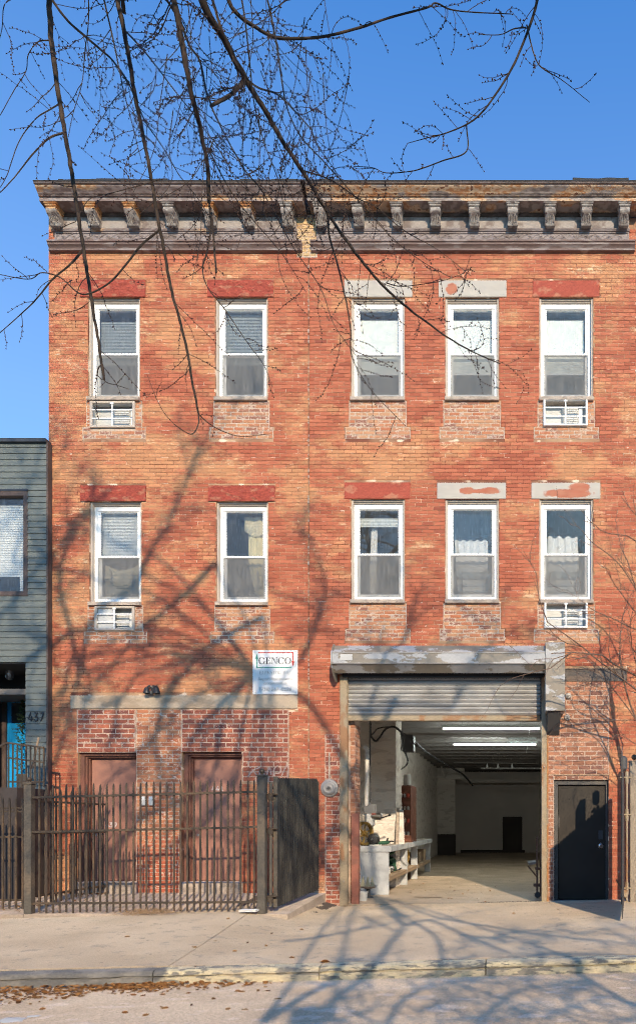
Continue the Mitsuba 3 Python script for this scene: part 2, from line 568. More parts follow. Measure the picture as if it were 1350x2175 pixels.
pm('m_gfloor', gfloor_fn, .55)
pm('m_dado', grain((.055, .045, .042), .2), .7)
pm('m_bench', patchy((.44, .46, .48), (.35, .365, .38), .5, .7, 4, 4, .08), .6)
pm('m_bench_top', patchy((.34, .31, .27), (.22, .19, .16), .45, .65, 5, 5, .2), .7)
pm('m_wood', grain((.25, .18, .12), .3, 30, 6), .7)
pm('m_brass', patchy((.48, .31, .09), (.30, .18, .06), .5, .7, 14, 14, .1), .4, metallic=.5)
pm('m_cabinet', patchy((.13, .045, .025), (.20, .07, .04), .5, .65, 9, 9, .2), .6)
mat('m_fixture', (.55, .62, .62), .5)
mat('m_red_part', (.45, .06, .03), .5)
mat('m_green_part', (.03, .10, .06), .5)
mat('m_white_shade', (.66, .70, .65), .8)


def cloth(key, c, tr=.25):
    scene[key] = {'type': 'principledthin', 'base_color': {'type': 'rgb', 'value': list(c)}, 'roughness': .9, 'diff_trans': tr * 2}


cloth('m_curtain_white', (.74, .74, .70))
cloth('m_curtain_yellow', (.70, .62, .36))
cloth('m_curtain_cream', (.60, .55, .38))
cloth('m_blind', (.40, .45, .45))
cloth('m_blind_white', (.72, .76, .74))
# ---------------------------------------------------------------- ground
def hcurb(x):
    return -.02 + .026 * (np.asarray(x, float) + 5.16)


def walk_z(x, y):
    x, y = np.asarray(x, float), np.asarray(y, float)
    s = np.clip((-2.9 - x) / 1.1, 0, 1)
    s = s * s * (3 - 2 * s)
    return hcurb(np.maximum(x, -9)) + .012 + s * .053 * (y + 5.55) + .006 * (meshkit.fbm(np.stack([x * .7, y * .7, x * 0 + 2], -1), 3, 3) - .5)


def slab(xl, xr, y0, y1, nx, ny, zf, thick=.1):
    """a paving slab between the lines xl(y), xr(y)"""
    m = MB()
    yy = np.linspace(y0, y1, ny + 1)
    u = np.linspace(0, 1, nx + 1)
    gy, gu = np.meshgrid(yy, u, indexing='ij')
    gx = xl(gy) * (1 - gu) + xr(gy) * gu
    top = np.stack([gx, gy, zf(gx, gy)], -1)
    n = (nx + 1)
    i, j = np.meshgrid(np.arange(ny), np.arange(nx), indexing='ij')
    a = i * n + j
    m.add(top.reshape(-1, 3), np.stack([a, a + 1, a + n + 1, a + n], -1).reshape(-1, 4))
    ring = np.vstack([top[0, :], top[1:, -1], top[-1, -2::-1], top[-2:0:-1, 0]])
    low = ring - [0, 0, thick]
    k = len(ring)
    ii = np.arange(k)
    m.add(np.vstack([ring, low]), np.stack([ii, ii + k, (ii + 1) % k + k, (ii + 1) % k], -1))
    return m


joint = lambda y: -3.88 + (y + 2.1) / (-3.4) * .35
labels['sidewalk'] = {'kind': 'structure'}
USED.add('sidewalk')
cst = lambda v: (lambda y: np.zeros_like(y) + v)
bed = slab(cst(-14), cst(12), -5.40, 0.3, 40, 12, lambda x, y: walk_z(x, y) - .02)
scene['sidewalk'] = mikit.ply(bed.mesh(), 'm_joint')
put('sidewalk', 'slab', slab(cst(-14), lambda y: joint(y) - .006, -5.395, -1.6, 60, 26, walk_z), 'm_walk', smooth=40)
put('sidewalk', 'slab', slab(lambda y: joint(y) + .006, cst(3.1), -5.395, -.42, 60, 30, walk_z), 'm_walk', smooth=40)
put('sidewalk', 'slab', slab(cst(3.11), cst(12), -5.395, -.42, 20, 20, walk_z), 'm_walk', smooth=40)
put('sidewalk', 'slab', slab(cst(-3.32), cst(.62), -.408, .02, 40, 5, walk_z), 'm_walk', smooth=40)
put('sidewalk', 'slab', slab(cst(.63), cst(12), -.408, .02, 40, 5, walk_z), 'm_walk', smooth=40)
# kerb stones
USED.add('kerb')
labels['kerb'] = {'kind': 'structure'}
edges = [-14, -11.2, -8.9, -6.4, -3.62, -1.95, -.28, 2.1, 4.4, 7, 9.5, 12]
for a, b in zip(edges[:-1], edges[1:]):
    nx = max(6, int((b - a) / .06))
    xs = np.linspace(a + .006, b - .006, nx + 1)
    # profile round the stone: face bottom, face top, rounded edge, top back, back bottom
    prof = [(-5.575, -.20), (-5.572, -.068), (-5.552, -.062), (-5.552, -.053), (-5.572, -.047), (-5.565, -.012), (-5.545, .004), (-5.50, .008), (-5.402, .010), (-5.402, -.2)]
    v = []
    for x in xs:
        e = np.clip(min(x - a, b - x) / .03, .35, 1)
        for k, (y, z) in enumerate(prof):
            j = (meshkit.fbm(np.array([x * 9, k * 3.7, 1.0]), 3, 5) - .5)
            worn = .012 if 1 <= k <= 6 else .004
            v.append((x, y + j * worn * 2 + (.012 * (1 - e) if k < 7 else 0), hcurb(x) + z + j * worn - (.006 * (1 - e) if k > 0 else 0)))
    n = len(prof)
    i, j = np.meshgrid(np.arange(nx), np.arange(n - 1), indexing='ij')
    q = np.stack([i * n + j, (i + 1) * n + j, (i + 1) * n + j + 1, i * n + j + 1], -1).reshape(-1, 4)
    m = MB().add(v, q)
    for s in (0, nx):
        m.add(v[s * n:(s + 1) * n], [[0, k, k + 1] for k in range(1, n - 1)])
    put('kerb', 'kerb_stone', m, 'm_curb', smooth=35, label='yellow painted kerb stone' if a > -3.7 and b < 3 else None)


def road_z(x, y):
    x, y = np.asarray(x, float), np.asarray(y, float)
    d = np.clip(-5.55 - y, 0, 9)
    c = .022 * d * (1 - d / 11) * 1.6
    w = .010 * (meshkit.fbm(np.stack([x * .8, y * .8, x * 0], -1), 3, 11) - .5) + .005 * (meshkit.fbm(np.stack([x * 6, y * 6, x * 0], -1), 2, 12) - .5)
    return hcurb(np.clip(x, -40, 40)) - .135 + c + w


xs = np.r_[-90, -50, -30, -20, np.arange(-14, 12.01, .06), 20, 30, 50, 90]
ys = np.r_[-90, -50, -30, -22, -16, -14, np.arange(-13, -5.3, .06)]
gx, gy = np.meshgrid(xs, ys, indexing='ij')
i, j = np.meshgrid(np.arange(len(xs) - 1), np.arange(len(ys) - 1), indexing='ij')
a = i * len(ys) + j
struct('road', MB().add(np.stack([gx, gy, road_z(gx, gy)], -1).reshape(-1, 3), np.stack([a, a + len(ys), a + len(ys) + 1, a + 1], -1).reshape(-1, 4)), 'm_road', smooth=True)
struct('ground', MB().box(-400, 400, -400, 400, -2.2, -1.6), 'm_joint')

# the raised pavement of the front yards
yard_z = lambda x, y: .285 + .050 * np.asarray(y) + .006 * (meshkit.fbm(np.stack([np.asarray(x) * .8, np.asarray(y) * .8, np.asarray(x) * 0], -1), 3, 8) - .5)
struct('front_yard_pavement', slab(cst(-7.16), lambda y: -3.30 + 0 * y, -2.16, 0.02, 40, 20, yard_z, .5), 'm_yard', smooth=40)
struct('side_yard_pavement', slab(cst(-14), cst(-7.17), -2.16, 0.02, 40, 20, lambda x, y: yard_z(x, y) - .004, .5), 'm_yard', smooth=40)

# ---------------------------------------------------------------- brickwork
def brick_boxes(rects, yf, depth, chamfer=.004, seed=1, wob=.0022):
    """rects: rows (x0, x1, z0, z1); every brick a chamfered block whose front lies near yf. One (vertices, faces, uv) per brick, stacked."""
    r = np.random.default_rng(seed)
    R = np.asarray(rects, float)
    n = len(R)
    x0, x1, z0, z1 = R.T
    j = lambda s: r.uniform(-s, s, n)
    x0, x1 = x0 + j(wob), x1 + j(wob)
    z0, z1 = z0 + j(wob * .5), z1 + j(wob * .5)
    base = yf + j(wob)
    c = chamfer
    V = np.empty((n, 12, 3))
    for k, (sx, sz) in enumerate(((0, 0), (1, 0), (1, 1), (0, 1))):
        X, Z = (x0, x1)[sx], (z0, z1)[sz]
        V[:, k] = np.stack([X, base + depth, Z], -1)
        V[:, 4 + k] = np.stack([X, base + c, Z], -1)
        V[:, 8 + k] = np.stack([X + (c if sx == 0 else -c), base + j(.0008), Z + (c if sz == 0 else -c)], -1)
    f = []
    for k in range(4):
        l = (k + 1) % 4
        f += [[k, l, 4 + l], [k, 4 + l, 4 + k], [4 + k, 4 + l, 8 + l], [4 + k, 8 + l, 8 + k]]
    f += [[8, 9, 10], [8, 10, 11]]
    uv = np.repeat(r.uniform(0, 1, (n, 1, 2)), 12, axis=1)
    return V, np.array(f), uv


def lay(x0, x1, z0, z1, holes, pitch, length, jt, seed, header_every=0, ragged=False):
    """rows of a running bond in a rectangle, cut at the holes (x0, x1, z0, z1)"""
    r = np.random.default_rng(seed)
    out = []
    nrow = int(round((z1 - z0) / pitch))
    pitch = (z1 - z0) / max(nrow, 1)
    for k in range(nrow):
        a, b = z0 + k * pitch + jt / 2, z0 + (k + 1) * pitch - jt / 2
        free_ = [(x0, x1)]
        for h in holes:
            if h[2] < b - .004 and h[3] > a + .004:
                nf = []
                for s, e in free_:
                    if h[1] <= s or h[0] >= e:
                        nf.append((s, e))
                    else:
                        if h[0] - s > .02:
                            nf.append((s, h[0]))
                        if e - h[1] > .02:
                            nf.append((h[1], e))
                free_ = nf
        L = length
        if header_every and k % header_every == header_every - 1:
            L = length / 2
        off = (k % 2) * L / 2 + r.uniform(-.012, .012)
        start = x0 - L + off
        for i in range(int((x1 - x0) / L) + 3):
            p, q = start + i * L + jt / 2, start + (i + 1) * L - jt / 2
            for s, e in free_:
                u, v = max(p, s + jt / 2), min(q, e - jt / 2)
                if v - u > .022:
                    out.append((u, v, a, b))
    return out


# windows: opening in pixels x0, x1; rows by head and sill
ROWS = {'LT': (630, 851, 844), 'LB': (1064, 1286, 1279), 'RT': (630, 851, 844), 'RB': (1059, 1281, 1274)}
WIN = [('L', 'LT', 187, 297), ('L', 'LT', 457, 568), ('L', 'LB', 190, 300), ('L', 'LB', 459, 569),
       ('R', 'RT', 745, 859), ('R', 'RT', 945, 1059), ('R', 'RT', 1145, 1259),
       ('R', 'RB', 745, 859), ('R', 'RB', 945, 1059), ('R', 'RB', 1145, 1259)]
WX = [(X_(a), X_(b), Z_(ROWS[r][1]), Z_(ROWS[r][0])) for h, r, a, b in WIN]
LINTEL = [(171, 309, 594, 630), (441, 581, 594, 630), (171, 310, 1031, 1064), (442, 584, 1031, 1064),
          (731, 875, 595, 630), (931, 1075, 595, 630), (1131, 1272, 595, 630), (731, 871, 1024, 1059), (928, 1074, 1025, 1059), (1128, 1274, 1025, 1059)]
R4 = lambda t: (X_(t[0]), X_(t[1]), Z_(t[3]), Z_(t[2]))      # (px0, px1, pyTop, pyBottom) -> (x0, x1, z0, z1)
LX = [R4(t) for t in LINTEL]
# patches of bare older brick under the windows: (upper, lower)
PATCH = []
for (h, r, a, b), (x0, x1, z0, z1) in zip(WIN, WX):
    s = ROWS[r][1]
    PATCH.append(((a - 4, b + 4, s, s + 55), (a - 12, b + 12, s + 55, s + 80)))
XL, XR = -8.157, 2.05          # ends of the two houses
ZTOP, ZCOR = 12.15, 11.50
D1 = (165, 289, 1598, 1896)
D2 = (386, 513, 1597, 1896)
GAR = (-2.955, .575, -.2, 4.30)
RD = (X_(1176), X_(1292), -.2, Z_(1646))
D1R, D2R = R4(D1), R4(D2)
D1R, D2R = (D1R[0], D1R[1], .25, D1R[3]), (D2R[0], D2R[1], .25, D2R[3])
ACS = [R4((193, 287, 853, 908)), R4((203, 286, 1288, 1339)), R4((1154, 1246, 849, 905)), R4((1156, 1246, 1279, 1334))]
BAND = R4((150, 632, 1477, 1505))
Z_L1 = R4((163, 288, 1507, 1598))
Z_L2 = R4((385, 613, 1507, 1597))
Z_L2b = R4((514, 613, 1597, 1660))
Z_L3 = R4((289, 385, 1507, 1885))
Z_L3 = (Z_L3[0], Z_L3[1], .29, Z_L3[3])
Z_R1 = R4((1162, 1293, 1447, 1645))
Z_R2 = (X_(1162), RD[0], .0, RD[3])
Z_R3 = (X_(690), X_(722), .02, Z_(1560))
BEAM = R4((1160, 1331, 1421, 1447))


def wall_body(x0, x1, holes, z0=-.3, z1=ZTOP):
    poly = sbox(x0, z0, x1, z1)
    return poly.difference(unary_union([sbox(h[0], h[2], h[1], h[3]) for h in holes]))


LW = [w for w, t in zip(WX, WIN) if t[0] == 'L']
RW = [w for w, t in zip(WX, WIN) if t[0] == 'R']
left_house = thing('brick_house', 'narrow red and tan brick house at the left with two brown doors behind the fence', 'house')
right_house = thing('brick_house', 'wider brick house at the right with an open garage and three windows per floor', 'house')
WALLY = .006
lh = LW + ACS[:2] + [D1R, D2R]
rh = RW + ACS[2:] + [GAR, RD]
put(left_house, 'wall', MB().poly_y(wall_body(XL, SEAM - .004, lh), WALLY, .34), 'm_mortar')
put(right_house, 'wall', MB().poly_y(wall_body(SEAM + .004, 3.4, rh), WALLY, .40), 'm_mortar')

SPAND = [R4(q) for pr in PATCH for q in pr]
PITCH, BLEN, JT = .0667, .2085, .0078
common_holes = [w for w in WX] + LX + SPAND + ACS
lholes = common_holes + [D1R, D2R, BAND, Z_L1, Z_L2, Z_L2b, Z_L3]
rholes = common_holes + [GAR, RD, Z_R1, Z_R2, Z_R3, BEAM]
main_l = lay(XL, SEAM - .006, .27, ZCOR + .45, lholes, PITCH, BLEN, JT, 11)
main_r = lay(SEAM + .006, 3.4, .0, ZCOR + .45, rholes, PITCH, BLEN, JT, 12)
zone = {'L': [], 'R': []}


def infill(house, rects, holes, pitch, length, jt, brick, mortar, seed, side, label=None):
    """a patch of other brick: its own mortar bed, and bricks as parts"""
    m = MB()
    bricks = []
    for k, (x0, x1, z0, z1) in enumerate(rects):
        g = sbox(x0, z0, x1, z1)
        for h in holes:
            g = g.difference(sbox(h[0], h[2], h[1], h[3]))
        m.poly_y(g, .0035, .012)
        bricks += lay(x0 + jt / 2, x1 - jt / 2, z0, z1, holes, pitch, length, jt, seed + k)
    put(house, 'wall__mortar_patch', m, mortar)
    zone[side].append((bricks, brick, seed))


infill(left_house, [Z_L1], [D1R], .0805, .223, .016, 'm_infill_brick', 'm_white_mortar', 21, 'L')
infill(left_house, [Z_L2, Z_L2b], [D2R], .0805, .223, .016, 'm_infill_brick', 'm_white_mortar', 22, 'L')
infill(left_house, [Z_L3], [D1R, D2R], .0720, .212, .009, 'm_pier_brick', 'm_pale_mortar', 23, 'L')
infill(right_house, [Z_R1], [RD], .0822, .215, .013, 'm_brown_brick', 'm_white_mortar', 24, 'R')
infill(right_house, [Z_R2], [], .0760, .112, .012, 'm_brown_brick', 'm_white_mortar', 25, 'R')
infill(right_house, [Z_R3], [], .0780, .215, .012, 'm_infill_brick', 'm_white_mortar', 26, 'R')
for k, pr in enumerate(PATCH):
    side = WIN[k][0]
    infill(left_house if side == 'L' else right_house, [R4(q) for q in pr], ACS, .0680, .205, .012, 'm_old_brick', 'm_pale_mortar', 30 + 2 * k, side)


def emit(house, side, main, seed):
    """about 300 bricks nearest the camera as parts, the others as one"""
    parts = 0
    for bricks, m, s in zone[side]:
        if not bricks:
            continue
        V, f, uv = brick_boxes(bricks, -.0005, .012, .005, s, .003)
        near = min(b[2] for b in bricks) < 4.6
        if near:
            for k in range(len(bricks)):
                if parts < 290:
                    put(house, 'wall__brick', trimesh.Trimesh(V[k], f, process=False), m, uv=uv[k])
                    parts += 1
                else:
                    rest.setdefault(m, []).append((V[k], f, uv[k]))
        else:
            for k in range(len(bricks)):
                rest.setdefault(m, []).append((V[k], f, uv[k]))
    V, f, uv = brick_boxes(main, -.0005, .010, .0025, seed)
    order = np.argsort([abs(b[2] - 2.6) + .3 * abs(b[0] + (5.5 if side == 'L' else 0)) - (b[1] - b[0]) * 3 for b in main])
    chosen = set(order[:max(0, 300 - parts)].tolist())
    for k in range(len(main)):
        if k in chosen:
            put(house, 'wall__brick', trimesh.Trimesh(V[k], f, process=False), 'm_painted', uv=uv[k])
    keep = [k for k in range(len(main)) if k not in chosen]
    n = len(keep)
    stuff(house, 'painted_brickwork', V[keep], f, uv[keep], 'm_painted')
    for m, lst in rest.items():
        stuff(house, 'bare_brickwork', np.array([a for a, _, _ in lst]), f, np.array([c for _, _, c in lst]), m)
    rest.clear()


rest = {}


def stuff(house, name, V, f, uv, m):
    n = len(V)
    F_ = (f[None] + (np.arange(n) * 12)[:, None, None]).reshape(-1, 3)
    put(house, 'wall__' + name, trimesh.Trimesh(V.reshape(-1, 3), F_, process=False), m, uv=uv.reshape(-1, 2), kind='stuff')


emit(left_house, 'L', main_l, 51)
emit(right_house, 'R', main_r, 52)

# the crumbling joint between the houses, and the tan pier between the cornices
m = MB()
z = .35
while z < 11.4:
    h = rnd.uniform(.02, .07)
    if rnd.random() < .55:
        w = rnd.uniform(.008, .022)
        m.cbox(SEAM - w / 2 + rnd.uniform(-.006, .006), SEAM + w / 2, -.006 - rnd.uniform(0, .004), .01, z, z + h, .003)
    z += h + rnd.uniform(.01, .06)
put(left_house, 'wall__seam_mortar', m, 'm_sill', kind='stuff')
V, f, uv = brick_boxes(lay(-3.80, -3.44, 11.47, 12.15, [], .068, .115, .012, 61), -.012, .02, .006, 61, .004)
for k in range(len(V)):
    put(left_house, 'pier__brick', trimesh.Trimesh(V[k], f, process=False), 'm_tan_pier', uv=uv[k])
put(left_house, 'pier', MB().box(-3.80, -3.44, -.004, .02, 11.45, 12.2), 'm_pale_mortar')
put(left_house, 'pier__cover_board', MB().box(-3.61, -3.532, -.03, .3, 12.205, 12.40), 'm_soffit')

# shells: side walls, back, roof, floors
for house, x0, x1, t in ((left_house, XL, SEAM - .05, .25), (right_house, SEAM + .05, 3.4, .08)):
    m = MB()
    m.box(x0 + .01, x0 + t, .34, 24, -.3, 12.1).box(x1 - t, x1, .34, 24, -.3, 12.1).box(x0 + t, x1 - t, 23.75, 24, -.3, 12.1)
    put(house, 'rear_walls', m, 'm_painted')
    put(house, 'roof', MB().box(x0 + .01, x1 - .01, .1, 24, 12.10, 12.28), 'm_tar')
    m = MB()
    for z0, z1 in ((4.32, 4.7), (8.05, 8.35)):
        m.box(x0 + t, x1 - t, .36, 23.7, z0, z1)
    m.box(x0 + t, x1 - t, 3.6, 3.7, 4.7, 8.05).box(x0 + t, x1 - t, 3.6, 3.7, 8.35, 12.1)
    put(house, 'rooms', m, 'm_room')
put(left_house, 'rooms', MB().box(XL + .25, SEAM - .3, .6, .7, -.2, 4.3), 'm_room')

# ---------------------------------------------------------------- lintels, sills, band
for k, (x0, x1, z0, z1) in enumerate(LX):
    house = left_house if k < 4 else right_house
    if k < 4:
        put(house, 'lintel', roughbox(x0, x1, -.018, .02, z0, z1, .030, 70 + k, .018, 7), 'm_brownstone')
    else:
        red = k in (6, 7)
        put(house, 'lintel', MB().cbox(x0, x1, -.010, .02, z0, z1, .006), 'm_red_lintel' if red else 'm_grey_lintel',
            label={4: 'grey lintel', 5: 'grey lintel with a red spot', 8: 'grey lintel with a red smear', 9: 'grey lintel with a wide red patch'}.get(k, 'red painted lintel'))
put(left_house, 'concrete_band', MB().cbox(BAND[0], BAND[1], -.012, .02, BAND[2], BAND[3], .006), 'm_concrete_band')
put(right_house, 'steel_beam', MB().cbox(X_(1199), BEAM[1], -.012, .02, BEAM[2], BEAM[3], .004).box(X_(1199), BEAM[1] + .01, -.03, .0, BEAM[3] - .012, BEAM[3] + .008), 'm_steel_beam', label='dark steel beam over the black door')

# ---------------------------------------------------------------- cornices
def cornice(house, x0, x1, mat_c, mat_b, rusty, bxs, xf0, xf1):
    """profile from the wall outwards; (y, z) points"""
    crown = [(.02, 12.38), (-.46, 12.385), (-.46, 12.352), (-.445, 12.348), (-.44, 12.330), (-.425, 12.315), (-.395, 12.298), (-.372, 12.280), (-.365, 12.268),
             (-.330, 12.267), (-.330, 12.258), (-.352, 12.254), (-.352, 12.246), (-.312, 12.243), (-.318, 12.236), (-.318, 12.178), (-.295, 12.172), (.02, 12.172)]
    key = put(house, 'cornice', MB().poly_x(crown, x0, x1), mat_c, smooth=28)
    put(house, 'cornice__roof_edge', MB().poly_x([(.02, 12.402), (-.475, 12.400), (-.475, 12.386), (.02, 12.386)], x0 - .012, x1 + .01), 'm_tar')
    # wooden gutter board
    put(house, 'cornice__edge_board', MB().cbox(x0 - .006, x1 + .004, -.470, -.455, 12.350, 12.384, .003), 'm_soffit')
    put(house, 'cornice__back_board', MB().box(xf0, xf1, -.050, .01, 11.91, 12.170), 'm_back_board')
    put(house, 'cornice__bed_moulding', MB().poly_x([(-.052, 12.170), (-.085, 12.170), (-.085, 12.155), (-.065, 12.135), (-.065, 12.12), (-.052, 12.12)], xf0, xf1), 'm_soffit', smooth=30)
    put(house, 'cornice__moulding', MB().poly_x([(.01, 11.915), (-.068, 11.915), (-.075, 11.900), (-.068, 11.890), (-.060, 11.872), (-.045, 11.866), (.01, 11.866)], xf0 - .01, xf1 + .01), mat_b, smooth=30)
    put(house, 'cornice__frieze', MB().box(xf0, xf1, -.034, .01, 11.69, 11.866).box(xf0, xf1, -.046, -.03, 11.842, 11.864).box(xf0, xf1, -.046, -.03, 11.692, 11.712)
        .box(xf0, xf0 + .022, -.046, -.03, 11.712, 11.842).box(xf1 - .022, xf1, -.046, -.03, 11.712, 11.842), 'm_frieze')
    # running scroll ornament
    n = int((xf1 - xf0 - .1) / .196)
    st = (xf1 - xf0 - .1) / n
    for k in range(n):
        cx = xf0 + .05 + (k + .5) * st
        t = np.linspace(0, 4.2 * np.pi, 34)
        r = .040 * (1 - t / t[-1] * .82)
        m = MB().tube(np.c_[cx + r * np.cos(t + 2.4), np.full_like(t, -.036), 11.775 + r * np.sin(t + 2.4)], .0085, 5)
        s = np.linspace(0, 1, 9)
        m.tube(np.c_[cx - .03 - s * (st - .065), np.full_like(s, -.036), 11.80 + .035 * s * (1 - s) * 2 - .075 * s + .03], .0075, 5)
        m.tube(np.c_[cx + .03 - s * .05, np.full_like(s, -.036), 11.735 - .012 * np.sin(s * 3)], .007, 5)
        put(house, 'cornice__scroll', m, 'm_frieze', smooth=40)
    low = [(.01, 11.69), (-.060, 11.692), (-.115, 11.680), (-.122, 11.664), (-.118, 11.648), (-.098, 11.640), (-.094, 11.622), (-.096, 11.612), (-.078, 11.602), (-.060, 11.585), (-.052, 11.570), (-.060, 11.564), (-.060, 11.536), (-.045, 11.528), (.01, 11.526)]
    put(house, 'cornice__lower_moulding', MB().poly_x(low, xf0 - .10, xf1 + .10), 'm_lower_moulding', smooth=28)
    for k, bx in enumerate(bxs):
        # S-shaped bracket, cap block, volutes, leaf on its face
        cx = X_(bx, -.28)
        w = .082
        prof = [(-.05, 12.10), (-.285, 12.10)]
        for t in np.linspace(-.2, 1.25 * math.pi, 12):
            prof.append((-.245 - .045 * math.cos(t - .2), 12.055 - .052 * math.sin(t) ))
        prof = [(-.05, 12.115), (-.275, 12.115), (-.292, 12.095), (-.298, 12.065), (-.290, 12.035), (-.268, 12.012), (-.240, 12.004), (-.215, 11.990), (-.192, 11.965), (-.178, 11.935), (-.172, 11.905),
                (-.158, 11.885), (-.132, 11.878), (-.105, 11.888), (-.09, 11.90), (-.05, 11.90)]
        b = put(house, 'bracket', MB().poly_x(prof, cx - w, cx + w), mat_b_rust(rusty, k), smooth=35)
        cap = MB().cbox(cx - w - .032, cx + w + .032, -.318, -.05, 12.150, 12.170, .006).cbox(cx - w - .016, cx + w + .016, -.305, -.05, 12.116, 12.149, .010)
        put(house, 'bracket__cap', cap, mat_b_rust(rusty, k), label='rusty orange bracket cap' if rusty and k in (0, 1, 2, 4, 5) else None)
        m = MB()
        for s in (-1, 1):      # side scrolls
            t = np.linspace(0, 3.3 * np.pi, 22)
            r = .036 * (1 - t / t[-1] * .8)
            put(house, 'bracket__volute', MB().tube(np.c_[np.full_like(t, cx + s * (w + .002)), -.250 + r * np.cos(t), 12.058 + r * np.sin(t)], .008, 5), mat_b_rust(rusty, k), smooth=40)
            r = .026 * (1 - t / t[-1] * .8)
            put(house, 'bracket__volute', MB().tube(np.c_[np.full_like(t, cx + s * (w + .002)), -.135 + r * np.cos(t + 2), 11.912 + r * np.sin(t + 2)], .007, 5), mat_b_rust(rusty, k), smooth=40)
        m = MB()
        for q in range(5):     # acanthus leaf lobes on the front
            u = (q - 2) / 2
            pts = [(cx + u * .030, -.262, 12.02), (cx + u * .055, -.232, 11.995), (cx + u * .060, -.205, 11.958), (cx + u * .05, -.190, 11.925 + .012 * abs(u)), (cx + u * .066, -.186, 11.90 + .02 * abs(u))]
            m.tube(spline(pts, 4), np.linspace(.015, .006, 17), 5)
        put(house, 'bracket__leaf', m, mat_b_rust(rusty, k), smooth=40)


def mat_b_rust(rusty, k):
    return 'm_bracket_rust' if rusty and k in (0, 1, 2, 4, 5) else 'm_bracket'


cornice(left_house, -8.115, -3.612, 'm_cornice_left', 'm_cornice_left', True, (108, 190, 274, 357, 441, 522, 606), -8.02, -3.80)
cornice(right_house, -3.53, 2.20, 'm_cornice_right', 'm_frieze', False, (677, 758, 841, 923, 1006, 1088, 1168, 1246, 1326), -3.44, 2.02)
# loose tar sheets along the roof edge
m = MB()
for a, b, h in ((-7.7, -5.85, .025), (-4.62, -2.9, .022), (1.0, 1.95, .03)):
    xs = np.linspace(a, b, 24)
    for p, q in zip(xs[:-1], xs[1:]):
        z0 = 12.402
        m.box(p, q, -.47, -.1, z0, z0 + h * (.5 + meshkit.noise(np.array([p * 5, 1.0, 2.0]))))
put(left_house, 'roof__tar_edge', m, 'm_tar', kind='stuff')
# ---------------------------------------------------------------- windows
def window(k):
    h, r, a, b = WIN[k]
    house = left_house if h == 'L' else right_house
    x0, x1, zs, z1 = WX[k]
    z0 = Z_(ROWS[r][2])                         # top of the sill
    cxm = (x0 + x1) / 2
    # stone sill
    m = MB().poly_x([(.16, zs - .004), (-.055, zs - .004), (-.058, z0 - .006), (-.045, z0), (.16, z0 + .012)], x0 - .004, x1 + .004)
    w = put(house, 'window', ring(x0 + .03, x1 - .03, z0 + .0, z1 - .052, .055, .085, .10, .20, .008), 'm_vinyl', smooth=False)
    put(house, w.split('__')[1] + '__sill', m, 'm_sill')
    n = w.split('__')[1]
    # grey-tan trim lining the opening, a stepped head
    m = MB()
    m.box(x0 + .002, x0 + .032, .035, .22, z0, z1 - .004).box(x1 - .032, x1 - .002, .035, .22, z0, z1 - .004)
    m.box(x0 + .032, x1 - .032, .045, .22, z1 - .028, z1 - .004).box(x0 + .032, x1 - .032, .075, .22, z1 - .051, z1 - .0285)
    put(house, n + '__trim', m, 'm_panning')
    fx0, fx1, fz0, fz1 = x0 + .085, x1 - .085, z0 + .085, z1 - .107
    zm = fz0 + (fz1 - fz0) * .478
    put(house, n + '__upper_sash', ring(fx0, fx1, zm - .02, fz1, .046, .040, .118, .150, .006, bottom=.038), 'm_vinyl')
    put(house, n + '__lower_sash', ring(fx0, fx1, fz0, zm + .018, .046, .060, .156, .188, .006, top=.034), 'm_vinyl')
    g = MB().add([[fx0 + .03, .135, zm], [fx1 - .03, .135, zm], [fx1 - .03, .135, fz1 - .03], [fx0 + .03, .135, fz1 - .03]], [[0, 1, 2, 3]])
    put(house, n + '__pane', g, 'm_glass')
    g = MB().add([[fx0 + .03, .172, fz0 + .03], [fx1 - .03, .172, fz0 + .03], [fx1 - .03, .172, zm], [fx0 + .03, .172, zm]], [[0, 1, 2, 3]])
    put(house, n + '__pane', g, 'm_glass')
    s = MB().add([[fx0 + .004, .112, fz0], [fx1 - .004, .112, fz0], [fx1 - .004, .112, zm - .02], [fx0 + .004, .112, zm - .02]], [[0, 1, 2, 3]])
    put(house, n + '__insect_screen', s, 'm_screen')
    return fx0, fx1, fz0, fz1, zm


def ring(x0, x1, z0, z1, side, rail, y0, y1, c, bottom=None, top=None):
    m = MB()
    bt, tp = bottom or rail, top or rail
    m.cbox(x0, x0 + side, y0, y1, z0, z1, c).cbox(x1 - side, x1, y0, y1, z0, z1, c)
    m.cbox(x0 + side - .004, x1 - side + .004, y0 + .001, y1 - .001, z0 + .001, z0 + bt, c).cbox(x0 + side - .004, x1 - side + .004, y0 + .001, y1 - .001, z1 - tp, z1 - .001, c)
    return m


G = [window(k) for k in range(10)]
FL = ['third-floor', 'second-floor']


def where(k):
    h, r, a, b = WIN[k]
    fl = 'third-floor' if r.endswith('T') else 'second-floor'
    if h == 'L':
        return f"{'left' if a < 300 else 'right'} {fl} window of the left house"
    return f"{ {745: 'left', 945: 'middle', 1145: 'right'}[a]} {fl} window of the right house"


